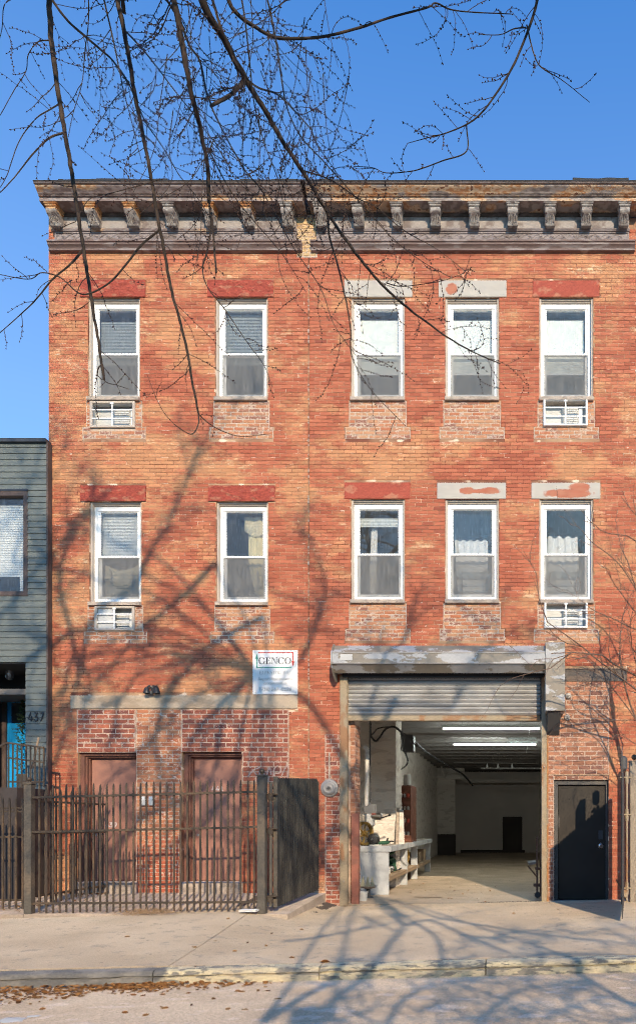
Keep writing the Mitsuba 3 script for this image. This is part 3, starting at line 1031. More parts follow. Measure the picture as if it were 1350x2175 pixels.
def wavy(x0, x1, z0f, z1f, y, amp, freq, ph, nx=40, nz=14):
    u = np.linspace(0, 1, nx + 1)
    w = np.linspace(0, 1, nz + 1)
    gu, gw = np.meshgrid(u, w, indexing='ij')
    a0, a1 = (x0(gw), x1(gw)) if callable(x0) else (x0, x1)
    gx = a0 + (a1 - a0) * gu
    za, zb = z0f(gu), z1f(gu)
    gz = za + (zb - za) * gw
    gy = y + amp * np.sin(gu * freq + ph + .5 * gw) + amp * .4 * np.sin(gu * freq * 2.3 + 1 + gw * 2)
    i, j = np.meshgrid(np.arange(nx), np.arange(nz), indexing='ij')
    q = i * (nz + 1) + j
    return MB().add(np.stack([gx, gy, gz], -1).reshape(-1, 3), np.stack([q, q + nz + 1, q + nz + 2, q + 1], -1).reshape(-1, 4))


con = lambda v: (lambda u: np.zeros_like(u) + v)
# slatted blinds
for k, (za, zb, m_) in {0: (.40, .86, 'm_blind'), 1: (.40, .985, 'm_blind'), 2: (.52, .985, 'm_blind_white')}.items():
    x0, x1, z0, z1, zm = G[k]
    t = thing('window_blind', ('pale' if k == 2 else 'grey') + ' slatted blind lowered halfway behind the ' + where(k), 'blind', 'blinds in the left house windows')
    h = z1 - z0
    zz = np.arange(z0 + h * za, z0 + h * zb, .026)
    put(t, 'head_rail', MB().cbox(x0 + .01, x1 - .01, .215, .25, z0 + h * zb, z0 + h * zb + .03), m_)
    for z in zz:
        s = MB().add([[x0 + .015, .222, z - .008], [x1 - .015, .222, z - .008], [x1 - .015, .232, z + .012], [x0 + .015, .232, z + .012]], [[0, 1, 2, 3]])
        put(t, 'slat', s, m_)
# roller shades
for k in (4, 5, 6):
    x0, x1, z0, z1, zm = G[k]
    h = z1 - z0
    t = thing('roller_blind', 'white roller blind lowered behind the ' + where(k), 'blind', 'roller blinds in the top windows of the right house')
    put(t, 'fabric', MB().box(x0 + .02, x1 - .055, .235, .238, z0 + h * .30, z0 + h * .905), 'm_white_shade')
    put(t, 'bottom_bar', MB().cbox(x0 + .02, x1 - .055, .228, .244, z0 + h * .285, z0 + h * .302, .003), 'm_white')
    put(t, 'roller', MB().tube([[x0 + .01, .25, z1 - .03], [x1 - .01, .25, z1 - .03]], .022, 10), 'm_dark_grey')
# blind bundle in the left second-floor window of the right house
x0, x1, z0, z1, zm = G[7]
t = thing('window_blind', 'white blind pulled up to the top of the ' + where(7), 'blind')
for q in range(6):
    put(t, 'slat', MB().cbox(x0 + .02, x1 - .02, .21, .25, z1 - .17 - .026 * q, z1 - .152 - .026 * q, .003), 'm_blind_white')
solo('curtain', wavy(lambda w: x0 + .17 + .05 * w, lambda w: x0 + .30 + .03 * w, con(z0 + .08), con(z1 - .18), .30, .018, 16, 0), 'm_curtain_white', 'narrow white curtain gathered at one side behind the ' + where(7), 'curtain', smooth=True)
# yellow curtain
x0, x1, z0, z1, zm = G[3]
t = thing('curtain', 'pale yellow curtain tied back behind the ' + where(3), 'curtain')
put(t, 'cloth', wavy(lambda w: x0 + .36 + .27 * np.clip(.55 - w, 0, 1) ** 1.5 * 1.6, lambda w: x1 - .02 + 0 * w, con(z0 + .03), con(z1 - .08), .33, .014, 20, .5), 'm_curtain_yellow', smooth=True)
put(t, 'valance', wavy(x0 + .30, x1 - .01, lambda u: z1 - .30 - .10 * np.sin(u * 3.14), con(z1 - .05), .30, .012, 14, 2), 'm_curtain_cream', smooth=True)
solo('curtain', wavy(G[2][0] + .02, G[2][1] - .01, con(G[2][2] + .02), lambda u: G[2][4] - .08 - .10 * np.abs(np.sin(u * 3 + .3)) ** 2, .30, .015, 18, 1), 'm_curtain_cream', 'cream curtain below the blind of the ' + where(2), 'curtain', smooth=True)
for k in (8, 9):
    x0, x1, z0, z1, zm = G[k]
    t = thing('curtain', ('lace-edged' if k == 9 else 'plain') + ' white curtain hanging behind the ' + where(k), 'curtain')
    if k == 8:
        put(t, 'cloth', wavy(lambda w: x0 + .05 + .07 * (1 - w), lambda w: x1 - .12 - .14 * np.clip(.6 - w, 0, 1), con(z0 + .03), lambda u: z1 - .50 + .02 * np.sin(u * 30), .33, .015, 30, .5), 'm_curtain_white', smooth=True)
    else:
        put(t, 'cloth', wavy(lambda w: x0 + .07 - .03 * (1 - w), lambda w: x1 - .16 + .06 * (1 - w), con(z0 + .03), lambda u: z1 - .44 + .02 * np.sin(u * 20), .33, .018, 24, 1.5), 'm_curtain_white', smooth=True)
    put(t, 'valance', wavy(x0 + .03, x1 - .04, lambda u: zm - .34 + .03 * np.sin(u * 22), lambda u: zm - .25 + .02 * np.sin(u * 9), .305, .010, 40, .5), 'm_blind', smooth=True)
# creased plastic film over the inside of the middle window
x0, x1, z0, z1, zm = G[8]
solo('plastic_film', wavy(x0 + .01, x1 - .01, con(z0 + .02), con(z1 - .02), .205, .007, 60, .3, 60, 30), 'm_film', 'clear creased plastic film taped inside the ' + where(8), 'film', smooth=True)
# window guards of thin bars
for k in (2, 3, 7, 8, 9):
    x0, x1, z0, z1, zm = G[k]
    t = thing('window_guard', 'black bar guard in the ' + where(k), 'window guard', 'window guards on the second floor')
    for q in range(4):
        put(t, 'bar', MB().tube([[x0 + .02, .205, z0 + .10 + .12 * q], [x1 - .02, .205, z0 + .10 + .12 * q]], .006, 6), 'm_black')
    for q in (.26, .78):
        put(t, 'upright', MB().box(x0 + (x1 - x0) * q - .008, x0 + (x1 - x0) * q + .008, .195, .204, z0 + .04, z0 + .53), 'm_black')

# ---------------------------------------------------------------- wall air conditioners
ACW = ['under the left top window of the left house', 'under the lower left window of the left house', 'under the right top window of the right house', 'under the lower right window of the right house']
for k, (x0, x1, z0, z1) in enumerate(ACS):
    white = k >= 2
    t = thing('air_conditioner', ('white barred' if white else 'tan framed') + ' wall air conditioner ' + ACW[k], 'air conditioner')
    put(t, 'sleeve', MB().box(x0, x0 + .012, -.004, .40, z0, z1).box(x1 - .012, x1, -.004, .40, z0, z1).box(x0 + .012, x1 - .012, -.004, .40, z0, z0 + .012).box(x0 + .012, x1 - .012, -.004, .40, z1 - .012, z1).box(x0, x1, .40, .41, z0, z1), 'm_grey_boxes')
    fm = 'm_white' if white else 'm_panning'
    o = .02 if white else .0
    put(t, 'frame', ring(x0 - .006, x1 + .006, z0 - .006, z1 + .006, .045 if not white else .034, .040 if not white else .03, -.032 - o, .0, .005), fm)
    # the machine set back in the sleeve
    put(t, 'housing', MB().cbox(x0 + .014, x1 - .014, .14, .38, z0 + .014, z1 - .014, .01), 'm_grey_boxes')
    mx = x0 + (x1 - x0) * .42
    put(t, 'grille_panel', MB().box(mx, x1 - .14, .120, .139, z0 + .06, z1 - .05), 'm_grey_boxes')
    m = MB()
    for q in range(9):
        zz = z0 + .075 + q * (z1 - z0 - .15) / 9
        m.box(mx + .01, x1 - .15, .085, .119, zz, zz + .010)
    put(t, 'fin', m, 'm_white', kind='stuff')
    put(t, 'side_panel', MB().cbox(x1 - .135, x1 - .06, .115, .139, z0 + .04, z1 - .04, .004), 'm_white')
    if k == 1:
        put(t, 'filler_board', MB().box(x0 + .04, x0 + (x1 - x0) * .50, .0, .012, z0 + .03, z1 - .03), 'm_grey_boxes')
    # bars in front
    nb = 2
    for q in range(nb):
        zz = z0 + (z1 - z0) * (q + 1) / (nb + 1)
        put(t, 'bar', MB().cbox(x0 + .03, x1 - .03, -.030 - o, -.014 - o, zz - .011, zz + .011, .004), 'm_white')
    xm = (x0 + x1) / 2
    put(t, 'upright', MB().cbox(xm - .011, xm + .011, -.034 - o, -.0305 - o, z0 + .02, z1 - .02, .001), 'm_white')
    put(t, 'handle', MB().cbox(xm - .03, xm + .03, -.045 - o, -.0345 - o, z1 - .06, z1 - .03, .004), 'm_white')

# ---------------------------------------------------------------- doors of the left house
def brown_door(R, zl, num, lab):
    x0, x1, z0, z1 = R
    dk = put(left_house, 'door', MB().cbox(x0 + .13, x1 - .006, .205, .255, .485, z1 - .10, .006), 'm_door_brown', label=lab)
    n = dk.split('__')[1]
    m = MB()      # stepped steel frame: left jamb, head, right jamb
    m.box(x0 + .002, x0 + .075, .075, .30, .44, z1 - .004).box(x0 + .075, x0 + .105, .115, .30, .44, z1 - .055).box(x0 + .105, x0 + .128, .165, .30, .44, z1 - .085)
    m.box(x0 + .075, x1 - .002, .075, .30, z1 - .05, z1 - .004).box(x0 + .105, x1 - .002, .115, .30, z1 - .078, z1 - .055).box(x0 + .128, x1 - .002, .165, .30, z1 - .098, z1 - .0785)
    m.box(x1 - .005, x1 - .002, .02, .2, .44, z1 - .055)
    put(left_house, n + '__frame', m, 'm_door_frame')
    put(left_house, n + '__threshold', MB().cbox(x0 - .03, x1 + .03, -.06, .30, .25, .48, .012), 'm_sill')
    put(left_house, n + '__lock', MB().lathe([(.0, .195), (.022, .195), (.025, .202), (.025, .21)], (x0 + .20, 0, 1.30), 'y', 12), 'm_dull_metal')
    put(left_house, n + '__hinge', MB().tube([[x1 - .02, .20, 2.2], [x1 - .02, .20, 2.32]], .008, 6).tube([[x1 - .02, .20, .7], [x1 - .02, .20, .82]], .008, 6), 'm_door_frame')
    t = meshkit.text_mesh(num[0], .085, .003, bold=True)
    put(left_house, n + '__number', MB().add(np.c_[t.vertices[:, 0] + num[1], .2045 - t.vertices[:, 2], t.vertices[:, 1] + num[2]], t.faces[:, ::-1]), 'm_number_pale')


brown_door(D1R, 0, ('439', X_(222, .2), Z_(1757, .2)), 'left brown steel door')
brown_door(D2R, 0, ('441', X_(448, .2), Z_(1680, .2)), 'right brown steel door')
for k, px in enumerate((302.5, 318.5)):
    x0 = X_(px)
    t = thing('mail_box', ('left' if k == 0 else 'right') + ' of two small pale grey boxes on the brick between the brown doors', 'box', 'pale boxes between the brown doors')
    put(t, 'case', MB().cbox(x0, x0 + .07, -.055, .0, Z_(1711), Z_(1691), .006), 'm_grey_boxes')
    put(t, 'flap', MB().cbox(x0 + .008, x0 + .062, -.062, -.0555, Z_(1699), Z_(1693.5), .002), 'm_white')
# scrawl of chalky paint on the infill brick
g = MB()
for pts in ([(530, 1628), (540, 1640), (548, 1650)], [(548, 1652), (556, 1632), (564, 1650), (572, 1630), (576, 1646)], [(580, 1650), (583, 1632), (594, 1626), (596, 1640), (584, 1643)],
            [(598, 1648), (606, 1630), (612, 1628), (611, 1650), (603, 1652)], [(526, 1650), (538, 1636), (552, 1630)]):
    q = spline([(X_(a), -.003, Z_(b)) for a, b in pts], 6)
    for u, v in zip(q[:-1], q[1:]):
        d = np.array([-(v - u)[2], 0, (v - u)[0]])
        d = d / (np.linalg.norm(d) + 1e-9) * .011
        g.add([u - d, u + d, v + d, v - d], [[0, 1, 2, 3]])
mat('m_scrawl', (.47, .33, .28), .9)
put(left_house, 'scrawl', g, 'm_scrawl', label='pale painted scrawl on the bricks')

# twin floodlight
c = P(328, 1470)
t = thing('floodlight', 'black twin floodlight mounted above the concrete band on the left house', 'floodlight')
put(t, 'base', MB().lathe([(.0, -.04), (.055, -.04), (.06, -.03), (.06, .0)], (c[0], 0, c[2] + .06), 'y', 14), 'm_black')
for s in (-1, 1):
    ctr = np.array([c[0] + s * .085, -.10, c[2] + .02])
    put(t, 'arm', MB().tube(spline([(c[0], -.03, c[2] + .07), (c[0] + s * .06, -.05, c[2] + .10), ctr + [0, .02, .05]], 5), .016, 7), 'm_black')
    put(t, 'lamp', MB().lathe([(.0, .05), (.03, .045), (.042, .02), (.058, -.045), (.058, -.06), (.05, -.06), (.046, -.045), (.0, -.03)], ctr, 'z', 14), 'm_black', smooth=40)
put(t, 'sensor', MB().lathe([(.0, .035), (.026, .03), (.03, 0), (.024, -.035), (.0, -.045)], (c[0] - .015, -.08, c[2] - .02), 'z', 12), 'm_dark_grey', smooth=40)

# ---------------------------------------------------------------- the company sign
sx0, sx1, sz0, sz1 = X_(537), X_(632.5), Z_(1475), Z_(1381)
sign = thing('company_sign', 'white square elevator company sign with red and green arrow lines, on the left house', 'sign')
put(sign, 'board', MB().cbox(sx0, sx1, -.020, -.006, sz0, sz1, .003), 'm_sign')
SW = sx1 - sx0
U = lambda u, v: (sx0 + u * SW, sz1 - v * (sz1 - sz0))          # board fractions, v downwards
YS = -.0203


def flat(poly, depth=.0015):
    return MB().poly_y(poly, YS - depth, YS)


def letter(ch):
    """serif capitals on a 0..1 high grid: (polygon, advance)"""
    st, hl, sf = .15, .045, .045
    def stem(x, w=st, a=0, b=1):
        return sbox(x, a, x + w, b)
    def serif(x, w, y, up=True):
        return sbox(x - .07, y, x + w + .07, y + sf)
    def ringp(cx, rx, w):
        o = affinity.scale(Point(0, 0).buffer(1, 24), rx, .52)
        i = affinity.scale(Point(0, 0).buffer(1, 24), rx - w, .475)
        return affinity.translate(o.difference(i), cx, .5)
    def diag(x0, y0, x1, y1, w):
        return Polygon([(x0, y0), (x0 + w, y0), (x1 + w, y1), (x1, y1)])
    if ch == 'I':
        return unary_union([stem(.08), serif(.08, st, 0), serif(.08, st, 1 - sf)]), .34
    if ch == 'L':
        return unary_union([stem(.08), serif(.08, st, 1 - sf), sbox(.01, 0, .62, hl), Polygon([(.62, 0), (.62, .28), (.58, .28), (.5, hl), (.5, 0)])]), .68
    if ch == 'E':
        return unary_union([stem(.08), sbox(.01, 0, .62, hl), sbox(.01, 1 - hl, .60, 1), sbox(.1, .48, .45, .48 + hl), sbox(.43, .38, .47, .63), Polygon([(.62, 0), (.62, .26), (.58, .26), (.5, 0)]), Polygon([(.60, 1), (.60, .76), (.56, .76), (.48, 1)])]), .70
    if ch == 'V':
        return unary_union([Polygon([(.04, 1), (.22, 1), (.50, .16), (.42, 0)]), Polygon([(.42, 0), (.47, 0), (.80, 1), (.74, 1)]), sbox(-.03, 1 - sf, .29, 1), sbox(.64, 1 - sf, .88, 1)]), .84
    if ch == 'A':
        return unary_union([Polygon([(.36, 1), (.44, 1), (.80, 0), (.62, 0)]), Polygon([(.04, 0), (.10, 0), (.44, .98), (.38, 1)]), sbox(.2, .30, .62, .30 + hl), sbox(-.04, 0, .20, sf), sbox(.54, 0, .88, sf)]), .86
    if ch == 'T':
        return unary_union([stem(.30), sbox(.02, 1 - hl, .73, 1), serif(.30, st, 0), Polygon([(.02, 1), (.02, .74), (.06, .74), (.14, 1)]), Polygon([(.73, 1), (.73, .74), (.69, .74), (.61, 1)])]), .76
    if ch == 'N':
        return unary_union([sbox(.08, 0, .13, 1), sbox(.70, 0, .75, 1), Polygon([(.05, 1), (.24, 1), (.75, .0), (.68, 0)]), sbox(.0, 0, .21, sf), sbox(.62, 1 - sf, .84, 1), sbox(-.02, 1 - sf, .2, 1)]), .86
    if ch == 'O':
        return ringp(.44, .43, .15), .90
    if ch == 'C':
        return unary_union([ringp(.44, .43, .15).difference(sbox(.58, .22, 1.2, .78)), sbox(.74, .66, .79, .96)]), .86
    if ch == 'G':
        return unary_union([ringp(.44, .43, .15).difference(sbox(.58, .40, 1.2, .76)), sbox(.68, .04, .82, .42), sbox(.58, .38, .90, .42), sbox(.76, .66, .81, .98)]), .94
    if ch == 'R':
        bowl = affinity.translate(affinity.scale(Point(0, 0).buffer(1, 16), .36, .26), .36, .74).difference(affinity.translate(affinity.scale(Point(0, 0).buffer(1, 16), .22, .215), .36, .74)).intersection(sbox(.36, 0, 1, 1))
        return unary_union([stem(.08), bowl, sbox(.1, 1 - hl, .38, 1), sbox(.1, .48, .38, .48 + hl), Polygon([(.34, .49), (.48, .49), (.84, 0), (.66, 0)]), serif(.08, st, 0), sbox(.01, 1 - sf, .2, 1), sbox(.62, 0, .88, sf)]), .86
    if ch == '.':
        return sbox(.04, 0, .18, .15), .26
    return None, .38


def serif_line(text, u0, u1, v_base, cap):
    ps, x = [], 0.0
    for ch in text:
        p, adv = letter(ch)
        if p is not None:
            ps.append(affinity.translate(p, x, 0))
        x += adv + .05
    g = unary_union(ps)
    X0, Z0 = U(u0, v_base)
    X1, _ = U(u1, v_base)
    h = cap * (sz1 - sz0)
    b = g.bounds
    return affinity.affine_transform(g, [(X1 - X0) / (b[2] - b[0]), 0, 0, h, X0 - b[0] * (X1 - X0) / (b[2] - b[0]), Z0])


put(sign, 'name_lettering', flat(serif_line('GENCO', .135, .855, .315, .150)), 'm_ink')
put(sign, 'trade_lettering', flat(serif_line('ELEVATOR INC.', .160, .850, .545, .062)), 'm_ink_grey')


def sans(text, u0, u1, v_base, cap, italic, m_, bold=False, nm='small_lettering'):
    t = meshkit.text_mesh(text, 1.0, .02, bold=bold)
    v = t.vertices
    x = v[:, 0] + (.22 * v[:, 1] if italic else 0)
    X0, Z0 = U(u0, v_base)
    X1, _ = U(u1, v_base)
    x = (x - x.min()) / (x.max() - x.min()) * (X1 - X0) + X0
    put(sign, nm, MB().add(np.c_[x, YS - (v[:, 2] / .02) * .0015, Z0 + v[:, 1] * cap * (sz1 - sz0)], t.faces[:, ::-1]), m_)


sans('Repair•Maintenance', .125, .895, .680, .058, True, 'm_ink_grey')
sans('Modernization', .25, .77, .778, .058, True, 'm_ink_grey')
sans('(718) 369-0126', .160, .860, .920, .074, False, 'm_ink_mid')


def seg(u0, v0, u1, v1):
    a, b = U(u0, v0), U(u1, v1)
    return sbox(min(a[0], b[0]), min(a[1], b[1]), max(a[0], b[0]), max(a[1], b[1]))


tri = lambda *q: Polygon([U(*p) for p in q])
put(sign, 'red_arrow', flat(unary_union([seg(.125, .048, .905, .068), seg(.887, .048, .907, .27), tri((.862, .25), (.932, .25), (.897, .375))])), 'm_sign_red')
put(sign, 'green_arrow', flat(unary_union([seg(.085, .385, .865, .405), seg(.085, .18, .105, .405), tri((.060, .20), (.130, .20), (.095, .075))])), 'm_sign_green')
for u, v in ((.045, .045), (.955, .04), (.07, .955), (.96, .95)):
    a = U(u, v)
    put(sign, 'screw', MB().lathe([(.0, -.024), (.007, -.023), (.009, -.020)], (a[0], 0, a[1]), 'y', 8), 'm_dull_metal')

# round bell plate and its pipe
c = P(700, 1674)
t = thing('alarm_bell', 'round grey metal bell with a pipe above it, on the brick left of the garage', 'bell')
put(t, 'dome', MB().lathe([(.0, -.085), (.035, -.085), (.045, -.075), (.06, -.07), (.085, -.075), (.115, -.06), (.125, -.04), (.148, -.035), (.158, -.018), (.158, .0)], (c[0], 0, c[2]), 'y', 28), 'm_dull_metal', smooth=35)
put(t, 'hub', MB().lathe([(.0, -.105), (.022, -.103), (.028, -.09), (.028, -.08)], (c[0], 0, c[2]), 'y', 12), 'm_dark_grey', smooth=35)
put(t, 'pipe', MB().tube([[c[0] - .005, -.012, c[2] + .15], [c[0] - .005, -.012, c[2] + .62]], .016, 8), 'm_sill')
# ---------------------------------------------------------------- roller shutter over the garage
sh = thing('roller_shutter', 'grey steel roller shutter under a peeling painted hood, over the garage opening', 'shutter')
HX0, HX1 = -3.08, .540
hood = [(-.004, 4.575), (-.235, 4.575), (-.415, 4.415), (-.42, 4.235), (-.25, 4.10), (-.235, 4.10), (-.235, 4.13), (-.004, 4.13)]
put(sh, 'hood', MB().poly_x(hood, HX0, HX1), 'm_hood')
put(sh, 'hood_seam', MB().box(HX0 - .004, HX1, -.424, -.405, 4.405, 4.420).box(HX0 - .004, HX1, -.428, -.41, 4.225, 4.238), 'm_dull_metal')
put(sh, 'end_plate', MB().poly_x([(-.002, 4.60), (-.25, 4.60), (-.435, 4.42), (-.435, 4.21), (-.27, 4.04), (-.17, 3.98), (-.002, 3.98)], HX0 - .022, HX0 - .004), 'm_hood')
put(sh, 'label_plate', MB().box(X_(722, -.42), X_(748, -.42), -.4255, -.4215, Z_(1402, -.42), Z_(1389, -.42)), 'm_grey_boxes')
# motor cover at the right end
put(sh, 'motor_cover', MB().poly_x([(-.002, 4.62), (-.30, 4.62), (-.445, 4.56), (-.445, 3.425), (-.002, 3.425)], .545, .872), 'm_hood')
put(sh, 'motor_bracket', MB().poly_x([(-.40, 3.42), (-.002, 3.42), (-.002, 3.05), (-.10, 3.12)], .585, .800), 'm_dark_grey')
put(sh, 'weather_strip', MB().box(HX0 + .1, HX1 - .02, -.10, .03, 4.06, 4.128), 'm_black')
PIT = .0764
for k in range(9):
    z0 = 3.418 + k * PIT
    prof = [(.085, z0), (.062, z0 + .001), (.050, z0 + .012)]
    for t in np.linspace(0, 1, 7):
        prof.append((.050 - .018 * math.sin(math.pi * t), z0 + .014 + t * (PIT - .024)))
    prof += [(.062, z0 + PIT - .006), (.085, z0 + PIT - .004)]
    put(sh, 'slat', MB().poly_x(prof, -2.95, .470), 'm_slat', smooth=25)
put(sh, 'bottom_bar', MB().cbox(-2.95, .470, .028, .10, 3.327, 3.412, .006).cbox(-2.95, .470, .012, .11, 3.318, 3.330, .003), 'm_rail')
put(sh, 'guide_rail', MB().cbox(-3.035, -2.905, -.055, -.012, .06, 4.10, .006).cbox(-3.035, -3.0, -.012, .06, .06, 4.10, .004).cbox(-2.93, -2.905, .012, .06, .06, 4.1, .003), 'm_rail')
put(sh, 'guide_rail', MB().cbox(.490, .582, -.055, -.012, .10, 4.10, .006).cbox(.49, .51, -.012, .12, .10, 4.1, .004), 'm_rail')
put(sh, 'side_channel', MB().box(.468, .489, -.02, .14, 3.33, 4.10), 'm_black')
put(sh, 'edge_angle', MB().cbox(.584, .612, -.022, .02, .10, 3.42, .004), 'm_rust_edge')
for z in (.5, 1.5, 2.5):
    put(sh, 'bolt', MB().lathe([(.0, -.066), (.012, -.064), (.014, -.055)], (-2.97, 0, z), 'y', 8).lathe([(.0, -.066), (.012, -.064), (.014, -.055)], (.536, 0, z), 'y', 8), 'm_dull_metal')
for k, (px, py) in enumerate(((1206, 1478), (1204, 1524))):
    c = P(px, py)
    put(right_house, 'tie_plate', MB().lathe([(.0, -.045), (.018, -.045), (.020, -.03), (.045, -.028), (.055, -.012), (.058, -.002)], (c[0], 0, c[2]), 'y', 16), 'm_dull_metal', smooth=35)

# ---------------------------------------------------------------- the garage inside
RH = right_house
FLZ = .09
put(RH, 'garage_floor', MB().box(-5.5, 1.5, .025, 23.7, -.15, FLZ), 'm_gfloor')
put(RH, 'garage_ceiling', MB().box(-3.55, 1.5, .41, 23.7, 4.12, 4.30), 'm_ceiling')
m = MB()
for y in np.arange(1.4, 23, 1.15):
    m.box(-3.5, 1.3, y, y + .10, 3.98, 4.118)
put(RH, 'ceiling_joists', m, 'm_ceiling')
# brick pier inside the left rail
pz = lay(-2.90, X_(754, .15), FLZ, 3.28, [], .078, .215, .010, 81)
put(RH, 'garage_pier', MB().box(-3.4, X_(754, .15) - .004, .156, .56, -.1, 4.1), 'm_white_mortar')
V, f, uv = brick_boxes(pz, .150, .012, .005, 82, .004)
for k in range(len(V)):
    put(RH, 'garage_pier__brick', trimesh.Trimesh(V[k], f, process=False), 'm_brown_brick', uv=uv[k])
V, f, uv = brick_boxes(lay(.155, .56, FLZ, 3.28, [], .078, .21, .010, 83), 0, .012, .006, 84, .006)
W = np.stack([X_(754, .15) + .0 - V[..., 1] + .002, V[..., 0], V[..., 2]], -1)
for k in range(len(W)):
    put(RH, 'garage_pier__brick', trimesh.Trimesh(W[k], f, process=False), 'm_brown_brick', uv=uv[k])
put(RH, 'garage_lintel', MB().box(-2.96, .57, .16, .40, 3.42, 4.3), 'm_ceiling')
# side walls
put(RH, 'garage_left_wall', MB().box(-3.56, -3.42, .40, 23.7, -.1, 4.15).box(-3.45, -3.02, .56, 1.25, FLZ, 4.1), 'm_white_brick')
put(RH, 'garage_right_wall', MB().box(1.28, 1.42, .40, 23.7, -.1, 4.15), 'm_plaster')
put(RH, 'garage_back_wall', MB().box(-3.5, 1.3, 23.35, 23.6, FLZ, 4.12), 'm_plaster')
put(RH, 'garage_back_wall__skirting', MB().box(-2.6, .55, 23.31, 23.349, FLZ, .22), 'm_dado')
# chimney breast: white painted brick, courses faintly proud
bx = lay(-3.44, -2.62, FLZ + .0, 3.86, [], .0735, .215, .006, 85)
V, f, uv = brick_boxes(bx, 3.50, .014, .006, 86, .003)
put(RH, 'chimney_breast', MB().box(-3.45, -2.625, 3.508, 4.35, FLZ, 4.1), 'm_white_brick')
for k in range(len(V)):
    if len(V) - k <= 290:
        put(RH, 'chimney_breast__brick', trimesh.Trimesh(V[k], f, process=False), 'm_white_brick', uv=uv[k])
V2, f2, uv2 = brick_boxes(lay(3.50, 4.34, FLZ, 3.86, [], .0735, .215, .006, 87), 0, .014, .006, 88, .006)
W = np.stack([-2.62 - V2[..., 1] + .004, V2[..., 0], V2[..., 2]], -1)
stuff(RH, 'chimney_side_bricks', W, f2, uv2, 'm_white_brick')
put(RH, 'chimney_breast__shoulder', MB().cbox(-3.45, -2.66, 3.47, 4.38, 3.86, 4.02, .05), 'm_white_brick')
# rear partition with dado, beam, back door
put(RH, 'garage_partition', MB().box(-3.45, -2.62, 20.3, 20.5, FLZ + .95, 4.1), 'm_white_brick')
put(RH, 'garage_partition__dado', MB().box(-3.45, -2.615, 20.28, 20.5, FLZ, FLZ + .95), 'm_dado')
put(RH, 'garage_partition__shelf', MB().box(-3.0, -2.2, 20.0, 20.3, 3.5, 4.0), 'm_white_brick')
put(RH, 'garage_beam', MB().box(-2.6, 1.28, 21.9, 22.2, 3.45, 3.93), 'm_plaster')
put(RH, 'garage_back_door', MB().cbox(-.53, .42, 23.29, 23.345, FLZ, 1.85, .01), 'm_dado', label='dark door in the garage back wall')
put(RH, 'garage_side_door', MB().cbox(1.20, 1.275, 16.0, 17.6, FLZ, 2.4, .01), 'm_dado')

# fluorescent lamps: lit tubes
for k, (y, x0, x1, zz) in enumerate(((4.9, X_(940, 4.9), X_(1146, 4.9), 3.80), (8.4, X_(962, 8.4), X_(1138, 8.4), 3.80))):
    t = thing('fluorescent_lamp', ('nearer' if k == 0 else 'farther') + ' lit white fluorescent tube lamp under the garage ceiling', 'lamp', 'tube lamps in the garage')
    put(t, 'housing', MB().cbox(x0 - .03, x1 + .03, y - .045, y + .045, zz + .03, zz + .10, .006) if k == 0 else MB().cbox(x1 - .85, x1 + .03, y - .045, y + .045, zz + .03, zz + .10, .006), 'm_fixture')
    put(t, 'reflector', MB().add([[x0, y - .16, zz + .16], [x1, y - .16, zz + .16], [x1, y - .02, zz + .19], [x0, y - .02, zz + .19]] if k == 0 else [[x1 - .8, y - .16, zz + .12], [x1, y - .16, zz + .12], [x1, y - .02, zz + .28], [x1 - .8, y - .02, zz + .28]], [[0, 1, 2, 3]]), 'm_fixture')
    key = put(t, 'tube', MB().tube([[x0, y, zz], [x1, y, zz]], .020, 10), 'm_white')
    scene[key]['emitter'] = {'type': 'area', 'radiance': {'type': 'rgb', 'value': [29.0, 32.0, 30.0]}}
    for e in (x0, x1):
        put(t, 'socket', MB().cbox(e - .02, e + .02, y - .03, y + .03, zz - .03, zz + .03, .004), 'm_white')
    put(t, 'pull_cord', MB().tube([[x1 - .25, y, zz], [x1 - .28, y, zz - .25]], .004, 5), 'm_white')
    for s in (.2, .8):
        put(t, 'hanger', MB().tube([[x0 + (x1 - x0) * s, y, zz + .10], [x0 + (x1 - x0) * s, y, 4.12]], .006, 5), 'm_dark_grey')
t = thing('track_light', 'thin metal track with three small spot lamps far under the garage ceiling', 'track light')
put(t, 'track', MB().box(-1.2, 1.2, 14.0, 14.04, 3.52, 3.55), 'm_dull_metal')
for k, px in enumerate((1034, 1057, 1087)):
    x = X_(px, 14)
    put(t, 'spot', MB().tube([[x, 14, 3.70], [x, 13.98, 3.56]], .018, 7).lathe([(.0, .09), (.03, .08), (.045, 0)], (x, 13.98, 3.55), 'z', 10), 'm_white')
put(t, 'feed_pipe', MB().tube([[-2.2, 14.1, 3.75], [.9, 14.1, 3.72]], .012, 6), 'm_dull_metal')
t = thing('cable', 'black cables looping from the top of the white chimney breast across the garage', 'cable')
put(t, 'loop', MB().tube(spline([P(786, 1531, 3.3), P(787, 1560, 3.35), P(797, 1574, 3.35), P(806, 1566, 3.35), P(818, 1549, 3.35), P(835, 1543, 3.35), P(846, 1550, 3.4), P(856, 1560, 3.5)], 8), .022, 7), 'm_black', smooth=True)
put(t, 'loop', MB().tube(spline([P(790, 1560, 3.3), P(803, 1547, 3.3), P(825, 1544, 3.3), P(843, 1546, 3.3), P(850, 1552, 3.5)], 8), .014, 6), 'm_black', smooth=True)
